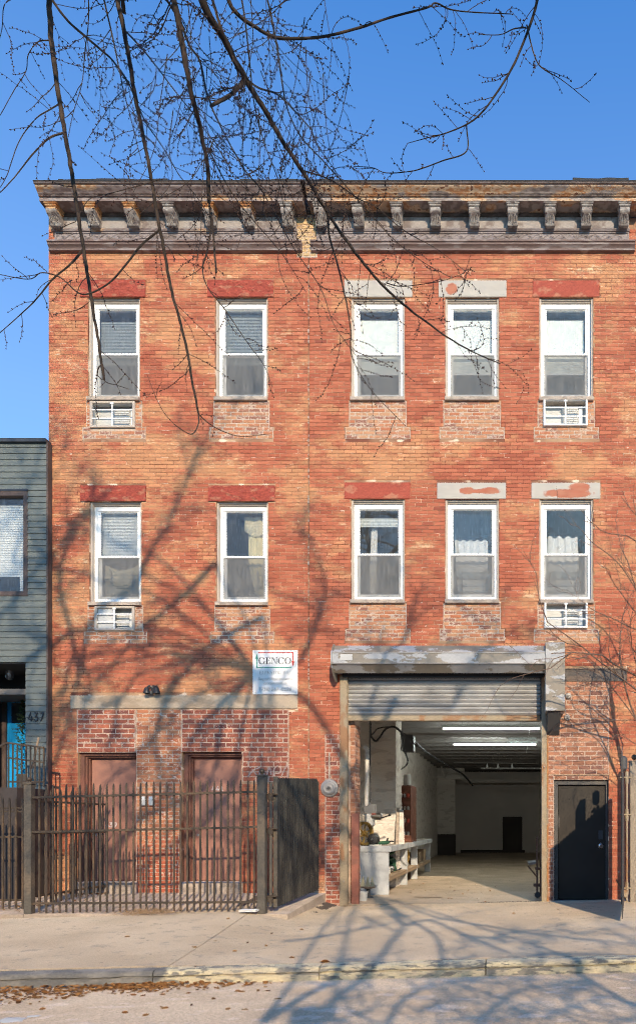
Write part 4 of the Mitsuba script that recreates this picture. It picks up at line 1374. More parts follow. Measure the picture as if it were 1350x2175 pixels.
for q, pts in enumerate(([(848, 1550), (856, 1570), (855, 1590), (863, 1607), (865, 1622), (857, 1630), (851, 1634)], [(852, 1552), (858, 1566), (856, 1580), (861, 1598), (866, 1615), (860, 1628)], [(850, 1556), (853, 1575), (851, 1594)], [(855, 1556), (868, 1566), (877, 1578), (886, 1586)])):
    put(t, 'strand', MB().tube(spline([P(a, b, 3.45 + .05 * q) for a, b in pts], 7), .013, 6), 'm_black', smooth=True)
put(t, 'feed', MB().tube(spline([P(868, 1562, 4.6), P(900, 1594, 7), P(935, 1617, 10), P(965, 1634, 13), P(985, 1647, 16), P(1003, 1668, 18)], 8), .035, 6), 'm_black', smooth=True)
put(t, 'junction', MB().cbox(-2.62, -2.35, 4.4, 4.7, 3.2, 3.6, .02), 'm_black')
t = thing('conduit', 'grey conduit pipes and metal switch box on the garage left wall', 'pipe')
put(t, 'pipe', MB().tube(spline([P(771, 1587, 1.3), P(776, 1588, 1.3), P(779, 1596, 1.3), P(779, 1660, 1.3), P(778, 1712, 1.3)], 6), .040, 8), 'm_white_brick', smooth=True)
put(t, 'pipe', MB().tube([P(785, 1533, 1.5), P(786, 1705, 1.5)], .014, 6), 'm_dark_grey')
put(t, 'switch_box', MB().cbox(X_(775, 1.4), X_(798, 1.4), 1.27, 1.5, Z_(1728, 1.4), Z_(1709, 1.4), .01), 'm_dull_metal')
t = thing('wall_pipe', 'thin bent pipe on the far white wall of the garage', 'pipe')
put(t, 'run', MB().tube(spline([P(914, 1780, 19), P(914, 1658, 19), P(918, 1652, 19), P(934, 1650, 19), P(937, 1646, 19), P(937, 1622, 19)], 4), .03, 6), 'm_plaster', smooth=True)
put(t, 'valve', MB().tube([P(896, 1750, 19), P(914, 1750, 19)], .03, 6).tube([P(900, 1770, 19), P(914, 1771, 19)], .03, 6), 'm_dark_grey')

# workbench along the left wall
wb = thing('workbench', 'long grey wooden workbench with a front panel, along the left garage wall', 'workbench')
put(wb, 'top', MB().cbox(-3.44, -2.44, 1.70, 9.0, .955, 1.06, .008), 'm_bench_top')
put(wb, 'apron', MB().cbox(-3.3, -2.435, 1.675, 1.699, .945, 1.063, .004).cbox(-2.439, -2.42, 1.70, 9.0, .945, 1.063, .004), 'm_bench')
put(wb, 'front_panel', MB().cbox(-3.3, -2.475, 1.70, 1.74, FLZ, .944, .004), 'm_bench')
for y in (4.1, 5.9, 8.8):
    put(wb, 'leg', MB().cbox(-2.62, -2.46, y, y + .09, FLZ, .95, .006), 'm_bench')
put(wb, 'brace', MB().poly_y(Polygon([(-2.74, .95), (-2.46, .95), (-2.46, .55), (-2.54, .62)]), 4.02, 4.09), 'm_bench')
put(wb, 'shelf', MB().cbox(-3.3, -2.46, 1.75, 9.0, .36, .45, .005), 'm_wood')
put(wb, 'inner_panel', MB().box(-3.3, -3.27, 1.75, 9, FLZ, .95), 'm_dado')


def at(px, py, y):
    return P(px, py, y)


# brass wheel with spokes
c = at(773.5, 1767, 1.95)
t = thing('spoked_wheel', 'brass coloured spoked sheave wheel standing on the near end of the workbench', 'wheel')
R0 = .235
ang = math.radians(62)
def wheel(c, R0, yaw, parent, m_):
    ca, sa = math.cos(yaw), math.sin(yaw)
    def rot(m):
        v = np.vstack(m.v)
        m.v = [np.c_[c[0] + v[:, 0] * ca - v[:, 1] * sa, c[1] + v[:, 0] * sa + v[:, 1] * ca, c[2] + v[:, 2]]]
        m.f = [np.vstack(m.f)]
        m.u = [np.vstack(m.u)]
        return m
    put(parent, 'rim', rot(MB().lathe([(R0 - .035, -.03), (R0, -.045), (R0 + .008, -.03), (R0 - .008, 0), (R0 + .008, .03), (R0, .045), (R0 - .035, .03), (R0 - .035, -.03)], (0, 0, 0), 'y', 28)), m_, smooth=35)
    put(parent, 'hub', rot(MB().lathe([(.0, -.06), (.045, -.06), (.05, -.05), (.05, .05), (.0, .06)], (0, 0, 0), 'y', 14)), m_, smooth=35)
    for q in range(6):
        a = q * math.pi / 3 + .3
        put(parent, 'spoke', rot(MB().tube([[math.cos(a) * .04, 0, math.sin(a) * .04], [math.cos(a + .15) * R0 * .5, 0, math.sin(a + .15) * R0 * .5], [math.cos(a) * (R0 - .03), 0, math.sin(a) * (R0 - .03)]], .017, 6)), m_)


wheel([c[0], c[1], 1.06 + R0 + .008], R0, ang, t, 'm_brass')
# drill press
t = thing('drill_press', 'small grey drill press with a red label and chrome chuck on the workbench', 'drill press')
dx, dy = X_(787, 2.6), 2.6
put(t, 'base', MB().cbox(dx - .12, dx + .12, dy - .15, dy + .15, 1.06, 1.10, .01), 'm_black')
put(t, 'column', MB().tube([[dx, dy + .09, 1.1], [dx, dy + .09, 1.75]], .035, 10), 'm_dull_metal')
put(t, 'head', MB().cbox(dx - .11, dx + .06, dy - .12, dy + .18, 1.45, 1.86, .03), 'm_bench')
put(t, 'motor', MB().lathe([(.0, -.12), (.07, -.115), (.08, -.08), (.08, .10), (.05, .13), (.0, .13)], (dx + .13, dy - .05, 1.66), 'x', 14), 'm_chrome', smooth=35)
put(t, 'badge', MB().cbox(dx + .04, dx + .13, dy - .135, dy - .121, 1.70, 1.76, .004), 'm_red_part')
put(t, 'handle', MB().tube(spline([[dx + .2, dy - .1, 1.62], [dx + .30, dy - .14, 1.64], [dx + .42, dy - .16, 1.68]], 4), .014, 6).lathe([(.0, .03), (.025, .02), (.025, -.02), (0, -.03)], (dx + .43, dy - .16, 1.69), 'x', 8), 'm_black')
put(t, 'chuck', MB().lathe([(.0, 0), (.02, .0), (.035, .06), (.035, .12), (.03, .16)], (dx - .02, dy - .06, 1.30), 'z', 10), 'm_chrome', smooth=35)
put(t, 'belt_cover', MB().lathe([(.0, .06), (.06, .06), (.085, .03), (.085, -.03), (.06, -.05)], (dx - .09, dy - .02, 1.90), 'z', 12), 'm_chrome', smooth=35)
t = thing('electric_motor', 'dark finned electric motor behind the brass wheel on the workbench', 'motor')
mx, my = X_(792, 2.1), 2.15
put(t, 'body', MB().lathe([(.0, -.14), (.10, -.13), (.115, -.10), (.115, .10), (.10, .13), (.0, .14)], (mx, my, 1.185), 'y', 16), 'm_black', smooth=35)
put(t, 'foot', MB().cbox(mx - .11, mx + .11, my - .1, my + .1, 1.06, 1.085, .005), 'm_green_part')
put(t, 'shaft', MB().tube([[mx, my - .14, 1.185], [mx, my - .22, 1.185]], .015, 8), 'm_chrome')
t = thing('angle_grinder', 'small black hand grinder lying on the workbench before the white chimney', 'tool')
gx, gy = X_(815, 2.6), 2.6
put(t, 'body', MB().tube([[gx - .12, gy, 1.10], [gx + .05, gy, 1.105], [gx + .12, gy - .02, 1.12]], [.035, .04, .03], 8), 'm_green_part', smooth=40)
put(t, 'handle', MB().tube([[gx + .05, gy, 1.11], [gx + .09, gy - .03, 1.20]], .018, 7).lathe([(.0, .02), (.05, .01), (.05, -.01), (.0, -.02)], (gx + .16, gy - .02, 1.13), 'z', 12), 'm_black')
t = thing('rag', 'crumpled pale cloth and cord on the workbench in front of the motor', 'rag')
put(t, 'rag', roughbox(X_(785, 1.85), X_(808, 1.85), 1.78, 1.95, 1.06, 1.085, .02, 5, .02, 12), 'm_curtain_white')
t = thing('board', 'pair of pale boards leaning on the white chimney breast', 'board')
x0 = X_(841, 3.2)
put(t, 'plank', MB().add([[x0, 3.1, 1.06], [x0 + .06, 3.1, 1.06], [x0 + .03, 3.45, 1.86], [x0 - .03, 3.45, 1.86], [x0, 3.13, 1.06], [x0 + .06, 3.13, 1.06], [x0 + .03, 3.48, 1.86], [x0 - .03, 3.48, 1.86]], [[0, 1, 2, 3], [5, 4, 7, 6], [1, 5, 6, 2], [4, 0, 3, 7], [3, 2, 6, 7]]), 'm_sill')
x0 += .07
put(t, 'plank', MB().add([[x0, 3.1, 1.06], [x0 + .12, 3.1, 1.06], [x0 + .05, 3.45, 1.80], [x0 - .03, 3.45, 1.82], [x0, 3.13, 1.06], [x0 + .12, 3.13, 1.06], [x0 + .05, 3.48, 1.80], [x0 - .03, 3.48, 1.82]], [[0, 1, 2, 3], [5, 4, 7, 6], [1, 5, 6, 2], [4, 0, 3, 7], [3, 2, 6, 7]]), 'm_white_brick')
t = thing('tool_cabinet', 'dark red-brown tool cabinet with small parts, above the bench past the chimney', 'cabinet')
put(t, 'case', MB().box(-3.4, -2.44, 4.6, 5.6, 1.063, 2.42), 'm_cabinet')
cx0 = X_(852, 4.6)
for q in range(4):
    put(t, 'shelf', MB().cbox(-3.35, -2.435, 4.54, 4.6, 1.2 + q * .3, 1.23 + q * .3, .004), 'm_cabinet')
    for e in range(3):
        put(t, 'jar', MB().lathe([(.0, 0), (.03, 0), (.032, .07), (.02, .09), (.0, .09)], (-2.66 + e * .08, 4.57, 1.23 + q * .3), 'z', 8), rnd.choice(['m_dull_metal', 'm_sill', 'm_chrome', 'm_red_part']))
solo('paint_can', MB().lathe([(.0, 0), (.09, 0), (.09, .26), (.085, .27), (.0, .27)], (-2.57, 4.9, 2.42), 'z', 16), 'm_grey_boxes', 'pale can standing on top of the red-brown tool cabinet', 'can', smooth=35)
# under the bench
t = thing('brass_ring', 'brass flanged ring hanging between the legs under the workbench', 'ring')
wheel([-2.66, 5.0, .72], .20, math.radians(70), t, 'm_brass')
t = thing('pump', 'pump with an orange-white casing on the shelf under the workbench', 'pump')
px_, py_ = -2.68, 2.5
put(t, 'casing', MB().cbox(px_ - .12, px_ + .10, py_ - .12, py_ + .05, .45, .60, .01), 'm_white')
put(t, 'stripe', MB().cbox(px_ - .11, px_ + .09, py_ - .125, py_ - .119, .54, .58, .002), 'm_red_part')
put(t, 'motor', MB().lathe([(.0, -.1), (.06, -.09), (.07, 0), (.06, .1), (.0, .11)], (px_ + .05, py_ + .45, .54), 'y', 12), 'm_chrome', smooth=35)
put(t, 'hose', MB().tube(spline([[px_ + .05, py_ + .3, .55], [px_ + .16, py_ + .5, .50], [px_ + .20, py_ + .9, .52], [px_ + .1, py_ + 1.2, .48]], 6), .014, 6), 'm_black')
solo('green_hose', MB().tube(spline([[-2.75 + .16 * math.cos(a) + .02 * math.sin(3 * a), 2.9 + .25 * math.sin(a), .62 + .02 * a] for a in np.linspace(0, 19, 40)], 3), .018, 6), 'm_green_part', 'dark green coiled hose heaped under the workbench', 'hose', smooth=True)
for k, (yy, hh, mm_, wd) in enumerate(((1.95, .22, 'm_dark_grey', 'black'), (3.45, .30, 'm_green_part', 'dark green'), (4.4, .24, 'm_black', 'black ribbed'), (5.4, .20, 'm_dull_metal', 'grey metal'))):
    t = thing('machine_part', wd + ' machine part on the shelf under the workbench' + (' beside the near panel' if k == 0 else ''), 'machine part')
    put(t, 'body', MB().lathe([(.0, 0), (.12, .0), (.13, .03), (.11, hh * .5), (.12, hh * .8), (.07, hh), (.0, hh)], (-2.72, yy, .45), 'z', 14), mm_, smooth=35)
    put(t, 'flange', MB().lathe([(.07, hh), (.15, hh), (.15, hh + .02), (.04, hh + .02), (.04, hh + .06), (.0, hh + .06)], (-2.72, yy, .45), 'z', 14), 'm_dull_metal', smooth=35)
for k in range(3):
    x = -2.78 + k * .05
    solo('carton', MB().cbox(x - .12, x + .16, 6.4 + k * .7, 6.9 + k * .7, .45, .68 + .05 * k, .006), 'm_wood', ('nearest', 'middle', 'farthest')[k] + ' brown carton on the shelf under the far end of the workbench', 'carton')
# things at the left of the opening
t = thing('steel_post', 'red-brown painted steel channel standing against the brick pier in the garage doorway', 'post')
put(t, 'web', MB().cbox(X_(746.5, .05), X_(762, .05), .02, .045, FLZ, Z_(1728, .05), .003), 'm_red_post')
put(t, 'flange', MB().cbox(X_(746.5, .05), X_(746.5, .05) + .012, .045, .10, FLZ, Z_(1728, .05), .002).cbox(X_(762, .05) - .012, X_(762, .05), .045, .10, FLZ, Z_(1728, .05), .002), 'm_red_post')
t = thing('cone_tray', 'round tray with three pale pointed cones, on the floor before the grey bench panel', 'tray')
cx, cy = X_(782, 1.15), 1.15
put(t, 'tray', MB().lathe([(.0, .17), (.06, .17), (.12, .19), (.165, .22), (.16, .225), (.115, .20), (.0, .185)], (cx, cy, FLZ), 'z', 24), 'm_sill', smooth=40)
put(t, 'stem', MB().lathe([(.10, 0), (.09, .02), (.04, .04), (.035, .15), (.06, .17)], (cx, cy, FLZ), 'z', 16), 'm_dark_grey', smooth=40)
for k in range(3):
    put(t, 'cone', MB().lathe([(.052, .19), (.040, .25), (.006, .40), (.0, .40)], (cx - .105 + k * .09, cy + .02 * (k % 2), FLZ), 'z', 14), 'm_curtain_cream', smooth=40)
solo('bucket', MB().lathe([(.0, 0), (.085, 0), (.10, .15), (.105, .15), (.105, .165), (.095, .165), (.09, .14)], (X_(769, .62), .62, FLZ), 'z', 18), 'm_grey_boxes', 'small grey bucket half hidden behind the red-brown steel post', 'bucket', smooth=40)
# hand cart at the right side of the opening
t = thing('hand_cart', 'folding wooden hand cart leaning at the right edge of the garage opening', 'cart')
y = 1.1
put(t, 'upright', MB().cbox(X_(1138, y), X_(1142, y), y, y + .03, FLZ, Z_(1776, y), .003), 'm_twig_brown')
put(t, 'upright', MB().cbox(X_(1147, y), X_(1151, y), y + .3, y + .33, FLZ, Z_(1760, y), .003), 'm_twig_brown')
a, b = P(1120, 1833, y), P(1138, 1831, y)
put(t, 'tray', MB().add([a, b, b + [0, .4, .02], a + [0, .4, .02], a + [.03, 0, -.05], b + [0, 0, -.03], b + [0, .4, -.01], a + [.03, .4, -.03]], [[0, 1, 2, 3], [4, 7, 6, 5], [0, 4, 5, 1], [3, 2, 6, 7], [0, 3, 7, 4]]), 'm_bench_top')
put(t, 'strut', MB().tube([P(1121, 1840, y), P(1139, 1862, y)], .014, 6).tube([P(1121, 1840, y + .38), P(1139, 1862, y + .38)], .014, 6), 'm_twig_brown')
put(t, 'rung', MB().cbox(X_(1136, y), X_(1152, y), y + .02, y + .3, .62, .66, .004).cbox(X_(1132, y), X_(1150, y), y + .02, y + .06, .30, .36, .004), 'm_twig_brown')
put(t, 'wheel', MB().lathe([(.0, -.02), (.05, -.02), (.06, 0), (.05, .02), (.0, .02)], (X_(1141, y), y - .03, FLZ + .062), 'y', 14), 'm_dark_grey')
solo('flattened_carton', MB().add([P(878, 1903, 1.2) * [1, 1, 0] + [0, 0, FLZ + .012], P(940, 1905, 1.1) * [1, 1, 0] + [.0, 0, FLZ + .012], P(945, 1893, 1.6) * [1, 1, 0] + [0, 0, FLZ + .03], P(882, 1890, 1.7) * [1, 1, 0] + [0, 0, FLZ + .016]], [[0, 1, 2, 3]]), 'm_gfloor', 'flat piece of cardboard lying on the sunny garage floor', 'cardboard')

# ---------------------------------------------------------------- black side door
x0, x1, z0, z1 = RD
dk = put(RH, 'door', MB().cbox(X_(1184.5, .14), X_(1285, .14), .125, .17, .165, Z_(1668, .14), .005), 'm_door_black', label='black steel door with a chrome handle')
n = dk.split('__')[1]
ZF = Z_(1657, .08)
m = MB()
m.cbox(x0 + .002, X_(1184, .1), .075, .20, .12, ZF, .005).cbox(X_(1285.5, .1), x1 - .002, .075, .20, .12, ZF, .005).cbox(X_(1184, .1) - .004, X_(1285.5, .1) + .004, .076, .20, Z_(1667, .1), ZF - .001, .005)
put(RH, n + '__frame', m, 'm_door_black_frame')
put(RH, n + '__threshold', MB().cbox(x0, x1, .05, .30, .02, .150, .006), 'm_dull_metal')
put(RH, n + '__lock_plate', MB().cbox(X_(1270, .12), X_(1280, .12), .117, .1245, Z_(1783, .12), Z_(1764, .12), .002), 'm_dark_grey')
c = P(1275, 1796, .12)
put(RH, n + '__handle', MB().lathe([(.0, .085), (.018, .085), (.02, .095), (.035, .105), (.035, .12)], (c[0], 0, c[2]), 'y', 14).poly_y(Polygon([(c[0] - .045, c[2] - .045), (c[0] + .045, c[2] - .045), (c[0] + .045, c[2] + .01), (c[0], c[2] + .06), (c[0] - .045, c[2] + .01)]), .118, .1245), 'm_chrome', smooth=35)
put(RH, 'door_head', MB().box(x0, x1, .03, .30, ZF, z1), 'm_white_mortar')
for k, (a, b, cc, d) in enumerate(lay(x0 + .01, x1 - .01, ZF + .005, z1 - .012, [], .08, .215, .012, 91)):
    V, f, uv = brick_boxes([(a, b, cc, d)], .022, .012, .005, 92 + k)
    put(RH, 'door_head__brick', trimesh.Trimesh(V[0], f, process=False), 'm_brown_brick', uv=uv[0])
put(RH, 'door_room', MB().box(x0 - .1, x1 + .1, .30, .34, -.1, 2.6), 'm_room')
# ---------------------------------------------------------------- iron fences
YF = -2.1
fence = thing('iron_fence', 'tall dark iron picket fence with three rails before the two brown doors', 'fence')
FX0, FX1 = X_(74, YF), X_(546, YF)
slope = .026


def fz(x, base):
    return base + slope * (x - FX0)


def picket(parent, x, y, z0, z1, w=.026, d=.014, m_='m_iron', nm='picket'):
    m = MB()
    m.box(x - w / 2, x + w / 2, y - d / 2, y + d / 2, z0, z1 - .07)
    h = w / 2
    m.add([[x - h, y - d / 2, z1 - .07], [x + h, y - d / 2, z1 - .07], [x + h, y + d / 2, z1 - .07], [x - h, y + d / 2, z1 - .07], [x + h * .5, y - .003, z1], [x + h * .5, y + .003, z1], [x - h * .6, y - .004, z1 - .02], [x - h * .6, y + .004, z1 - .02]],
          [[0, 1, 4, 6], [2, 3, 7, 5], [1, 2, 5, 4], [3, 0, 6, 7], [6, 4, 5, 7]])
    put(parent, nm, m, m_)


np_ = 33
for k in range(np_):
    x = X_(84 + k * 14.25, YF)
    jig = rnd.uniform(-.006, .006)
    picket(fence, x + jig, YF + rnd.uniform(-.003, .003), .19 + .012 * (x - FX0) + rnd.uniform(-.01, .01), fz(x, 2.075) + rnd.uniform(-.012, .012))
for zb, s2 in ((1.888, slope), (1.38, .023), (.329, .007)):
    put(fence, 'rail', MB().add([[FX0 - .05, YF - .032, zb - .016], [FX1 + .06, YF - .032, zb - .016 + s2 * (FX1 - FX0)], [FX1 + .06, YF - .008, zb - .016 + s2 * (FX1 - FX0)], [FX0 - .05, YF - .008, zb - .016],
                                 [FX0 - .05, YF - .032, zb + .016], [FX1 + .06, YF - .032, zb + .016 + s2 * (FX1 - FX0)], [FX1 + .06, YF - .008, zb + .016 + s2 * (FX1 - FX0)], [FX0 - .05, YF - .008, zb + .016]],
                                [[3, 2, 1, 0], [4, 5, 6, 7], [0, 1, 5, 4], [1, 2, 6, 5], [2, 3, 7, 6], [3, 0, 4, 7]]), 'm_iron')


def post(parent, x, y, z0, z1, w, m_, ball=.035):
    put(parent, 'post', MB().cbox(x - w / 2, x + w / 2, y - w / 2, y + w / 2, z0, z1, .008), m_)
    n = 'post_cap'
    put(parent, n, MB().cbox(x - w / 2 - .012, x + w / 2 + .012, y - w / 2 - .012, y + w / 2 + .012, z1, z1 + .022, .005), m_)
    put(parent, 'finial', MB().lathe([(.022, z1 + .022), (.016, z1 + .035), (.014, z1 + .045)] + [(ball * math.cos(t), z1 + .045 + ball * .8 + ball * math.sin(t)) for t in np.linspace(-.95, 1.5, 9)] + [(.0, z1 + .045 + ball * 1.82)], (x, y, 0), 'z', 14), 'm_iron', smooth=45)


post(fence, X_(62.5, YF), YF, .12, 2.085, .108, 'm_iron_grey')
post(fence, X_(556.5, YF), YF, .08, 2.20, .118, 'm_iron_grey', .04)

# gate of close upright strips, swung back towards the wall
gate = thing('sheet_gate', 'dark iron gate of close upright strips, swung open beside the fence post', 'gate')
g0 = np.array([X_(568, YF), YF + .02])
g1 = np.array([-3.345, -.32])
N = 38
for k in range(N):
    t = (k + .5) / N
    p = g0 + (g1 - g0) * (.09 + .91 * t)
    u = (g1 - g0) / np.linalg.norm(g1 - g0)
    w = np.array([u[1], -u[0]])          # towards +x
    z0 = .232 + .145 * t + (.012 if k % 2 else 0)
    z1 = 2.185 + .085 * t + (.008 if k % 2 else -.006) - max(0, t - .955) * 1.6
    hw, th = .0205, .012
    off = .006 if k % 2 else 0
    a = p - u * hw + w * off
    b = p + u * hw + w * off
    m = MB()
    q = [a, b, b + w * th, a + w * th]
    m.add([[*c, z0] for c in q] + [[*c, z1] for c in q], [[3, 2, 1, 0], [4, 5, 6, 7], [0, 1, 5, 4], [1, 2, 6, 5], [2, 3, 7, 6], [3, 0, 4, 7]])
    put(gate, 'strip', m, 'm_gate')
u = (g1 - g0) / np.linalg.norm(g1 - g0)
w = np.array([u[1], -u[0]])
fr = MB()
for z in (.42, 1.30, 2.02):
    a, b = g0 + u * .1, g1
    q = [a - w * .03, b - w * .03, b - w * .004, a - w * .004]
    fr.add([[*c, z] for c in q] + [[*c, z + .04] for c in q], [[3, 2, 1, 0], [4, 5, 6, 7], [0, 1, 5, 4], [1, 2, 6, 5], [2, 3, 7, 6], [3, 0, 4, 7]])
put(gate, 'frame', fr, 'm_iron')
hp = g0 + u * .035
put(gate, 'hinge_bar', MB().tube([[hp[0] + .03, hp[1] - .02, .28], [hp[0] + .03, hp[1] - .02, 2.12]], .024, 8), 'm_iron_grey', smooth=40)
put(gate, 'hinge_stile', MB().cbox(hp[0] + .05, hp[0] + .11, hp[1] + .02, hp[1] + .06, .26, 2.20, .005), 'm_iron_grey')
for z in (.42, 1.42, 1.93):
    put(gate, 'hinge', MB().cbox(hp[0] - .06, hp[0] + .13, hp[1] - .055, hp[1] + .02, z, z + .016, .003).cbox(hp[0] - .01, hp[0] + .07, hp[1] - .05, hp[1] - .035, z - .07, z, .003).tube([[hp[0] + .03, hp[1] - .02, z - .09], [hp[0] + .03, hp[1] - .02, z + .03]], .032, 8), 'm_iron')

# side fence from the left post back to the wall
sf = thing('side_fence', 'iron picket fence running back to the brick wall behind the left fence post', 'fence')
x = -7.14
for k in range(15):
    y = YF + .14 + k * .132
    m = MB().box(x - .008, x + .008, y - .014, y + .014, .24 + .05 * (y - YF), 1.95 + .02 * k * .13)
    m.add([[x - .008, y - .014, 1.95 + .0026 * k], [x + .008, y - .014, 1.95 + .0026 * k], [x + .008, y + .014, 1.95 + .0026 * k], [x - .008, y + .014, 1.95 + .0026 * k], [x, y, 2.03 + .0026 * k]], [[0, 1, 4, 4], [1, 2, 4, 4], [2, 3, 4, 4], [3, 0, 4, 4]])
    put(sf, 'picket', m, 'm_iron')
for z in (.42, 1.36, 1.84):
    put(sf, 'rail', MB().cbox(x + .010, x + .030, YF + .06, -.02, z - .016, z + .016, .003), 'm_iron')

# neighbour's fence further back to the left
nf = thing('neighbour_fence', 'lower iron picket fence with rounded pickets before the grey house at the left edge', 'fence')
y = -1.75
for k in range(14):
    x = X_(48 - k * 14, y)
    m = MB().box(x - .014, x + .014, y - .008, y + .008, .21, 1.84)
    arc = [(x + .014 * math.cos(t), 1.84 + .055 * math.sin(t)) for t in np.linspace(0, math.pi, 7)]
    m.poly_y(Polygon(arc), y - .008, y + .008)
    put(nf, 'picket', m, 'm_iron')
for z in (.34, 1.30, 1.69, 1.74):
    put(nf, 'rail', MB().cbox(-10, X_(58, y), y + .009, y + .030, z - .014, z + .014, .003), 'm_iron')

# ---------------------------------------------------------------- gate at the right edge
rg = thing('right_gate', 'rusty iron gate seen edge-on with a tan post, right of the black door', 'gate')
ga, gb = np.array([1.86, -.48]), np.array([1.475, -2.9])
gd = (gb - ga) / np.linalg.norm(gb - ga)
gn = np.array([-gd[1], gd[0]])
NG = 40
for k in range(NG):
    t = (k + .5) / NG
    p = ga + (gb - ga) * t
    zt = 2.17 + .20 * t + (.02 if k % 2 else 0)
    q = [p - gd * .028, p + gd * .028, p + gd * .028 + gn * .012, p - gd * .028 + gn * .012]
    put(rg, 'strip', MB().add([[*c, .20] for c in q] + [[*c, zt] for c in q], [[3, 2, 1, 0], [4, 5, 6, 7], [0, 1, 5, 4], [1, 2, 6, 5], [2, 3, 7, 6], [3, 0, 4, 7]]), 'm_gate')
pp = ga + gd * 1.10
put(rg, 'lock_plate', MB().add([[*(pp + gd * s - gn * o), z] for o in (.005, .02) for s, z in ((-.19, 1.9), (.19, 1.9), (.19, 2.60), (.0, 2.70), (-.19, 2.64))], [[0, 1, 2, 2], [0, 2, 3, 3], [0, 3, 4, 4], [5, 7, 6, 6], [5, 8, 7, 7], [5, 9, 8, 8], [0, 5, 6, 1], [1, 6, 7, 2], [2, 7, 8, 3], [3, 8, 9, 4], [4, 9, 5, 0]]), 'm_dark_grey')
yh = -1.0
hx = X_(1324, yh)
put(rg, 'stile', MB().cbox(hx - .045, hx - .005, yh - .02, yh + .02, .20, 2.30, .004), 'm_iron_grey')
put(rg, 'rod', MB().tube([[hx + .045, yh - .03, .25], [hx + .045, yh - .03, 2.36]], .018, 8), 'm_rail', smooth=40)
put(rg, 'stile_cap', MB().cbox(hx - .055, hx + .055, yh - .06, yh + .06, 2.36, 2.60, .045), 'm_dark_grey')
for z in (.45, 1.64, 2.24):
    put(rg, 'hinge', MB().cbox(hx - .07, hx + .12, yh - .06, yh + .02, z, z + .022, .004).tube([[hx + .045, yh - .03, z - .09], [hx + .045, yh - .03, z + .10]], .030, 8), 'm_rail')
put(rg, 'chain', MB().tube(spline([[hx - .13, yh - .06, .60], [hx - .05, yh - .08, .46], [hx + .02, yh - .07, .33], [hx + .05, yh - .07, .24]], 6), .014, 6).cbox(hx - .06, hx + .05, yh - .10, yh - .05, .32, .44, .01), 'm_rail')
post(rg, X_(1346, -.4), -.42, .08, Z_(1619, -.4), .17, 'm_post_tan', .05)

# ---------------------------------------------------------------- grey boarded house at the left
nh = thing('siding_house', 'grey-green clapboard house at the left edge with a dark framed window and blue door', 'house')
NY = -.10
NX1 = X_(100, NY)
NTOP = Z_(941, NY)
win = (X_(-60, NY), X_(59.5, NY), Z_(1266, NY), Z_(1043, NY))
por = (X_(-60, NY), X_(55, NY), -.2, Z_(1406, NY))
poly = sbox(-13.5, -.3, NX1, NTOP).difference(sbox(win[0], win[2], win[1], win[3])).difference(sbox(por[0], por[2], por[1], por[3]))
put(nh, 'wall', MB().poly_y(poly, NY + .006, NY + .25), 'm_coping')
bh = 13.05 / 121 * 12.9 / 13
z = .25
r = 0
while z < NTOP - .02:
    for a, b in ((-13.5, NX1),):
        spans = [(a, b)]
        for h in (win, por):
            if z + bh * .6 > h[2] and z + bh * .4 < h[3]:
                spans = [(s, h[0]) for s, e in spans] + [(h[1], e) for s, e in spans]
        for s, e in spans:
            zt = min(z + bh - .004, NTOP)
            m = MB().poly_x([(NY + .008, z), (NY - .014, z), (NY - .016, z + .003), (NY - .002, zt), (NY + .008, zt)], s, e)
            rr = (rnd.random(), rnd.random())
            u = np.tile(rr, (m.n, 1))
            put(nh, 'board', m, 'm_siding', uv=u)
    z += bh
put(nh, 'coping', MB().cbox(-13.6, NX1 + .01, NY - .06, NY + .3, NTOP, Z_(929, NY - .06), .008), 'm_coping')
put(nh, 'corner_board', MB().cbox(NX1 + .001, NX1 + .030, NY - .03, -.002, .2, NTOP + .02, .004), 'm_trim_brown')
put(nh, 'shell', MB().box(-13.5, XL - .02, .16, 12, NTOP - .15, NTOP - .02).box(XL - .25, XL - .02, .0, 12, -.2, NTOP - .16), 'm_coping')
wk = put(nh, 'window', ring(win[0], win[1], win[2], win[3], .075, .085, NY - .02, NY + .10, .006), 'm_trim_brown')
n = wk.split('__')[1]
put(nh, n + '__head', MB().box(win[0], win[1] + .01, NY - .03, NY + .03, win[3] - .002, win[3] + .03), 'm_coping')
put(nh, n + '__pane', MB().add([[win[0], NY + .06, win[2] + .05], [win[1] - .05, NY + .06, win[2] + .05], [win[1] - .05, NY + .06, win[3] - .05], [win[0], NY + .06, win[3] - .05]], [[0, 1, 2, 3]]), 'm_glass')
put(nh, 'room', MB().box(-13.2, -8.3, 1.9, 2.0, 3.9, 8.2).box(-13.2, -8.3, .15, 2.0, 3.8, 3.9), 'm_room')
t = thing('window_blind', 'pale slatted blind in the dark framed window of the grey house', 'blind')
zz = win[2] + .09
h = win[3] - win[2]
while zz < win[3] - .20:
    s0 = win[0]
    cut = X_(31, NY) if zz < win[2] + h * .20 else None
    s = MB().add([[cut or s0, NY + .135, zz], [win[1] - .09, NY + .135, zz], [win[1] - .09, NY + .145, zz + .040], [cut or s0, NY + .145, zz + .040]], [[0, 1, 2, 3]])
    put(t, 'slat', s, 'm_blind_white')
    zz += .042
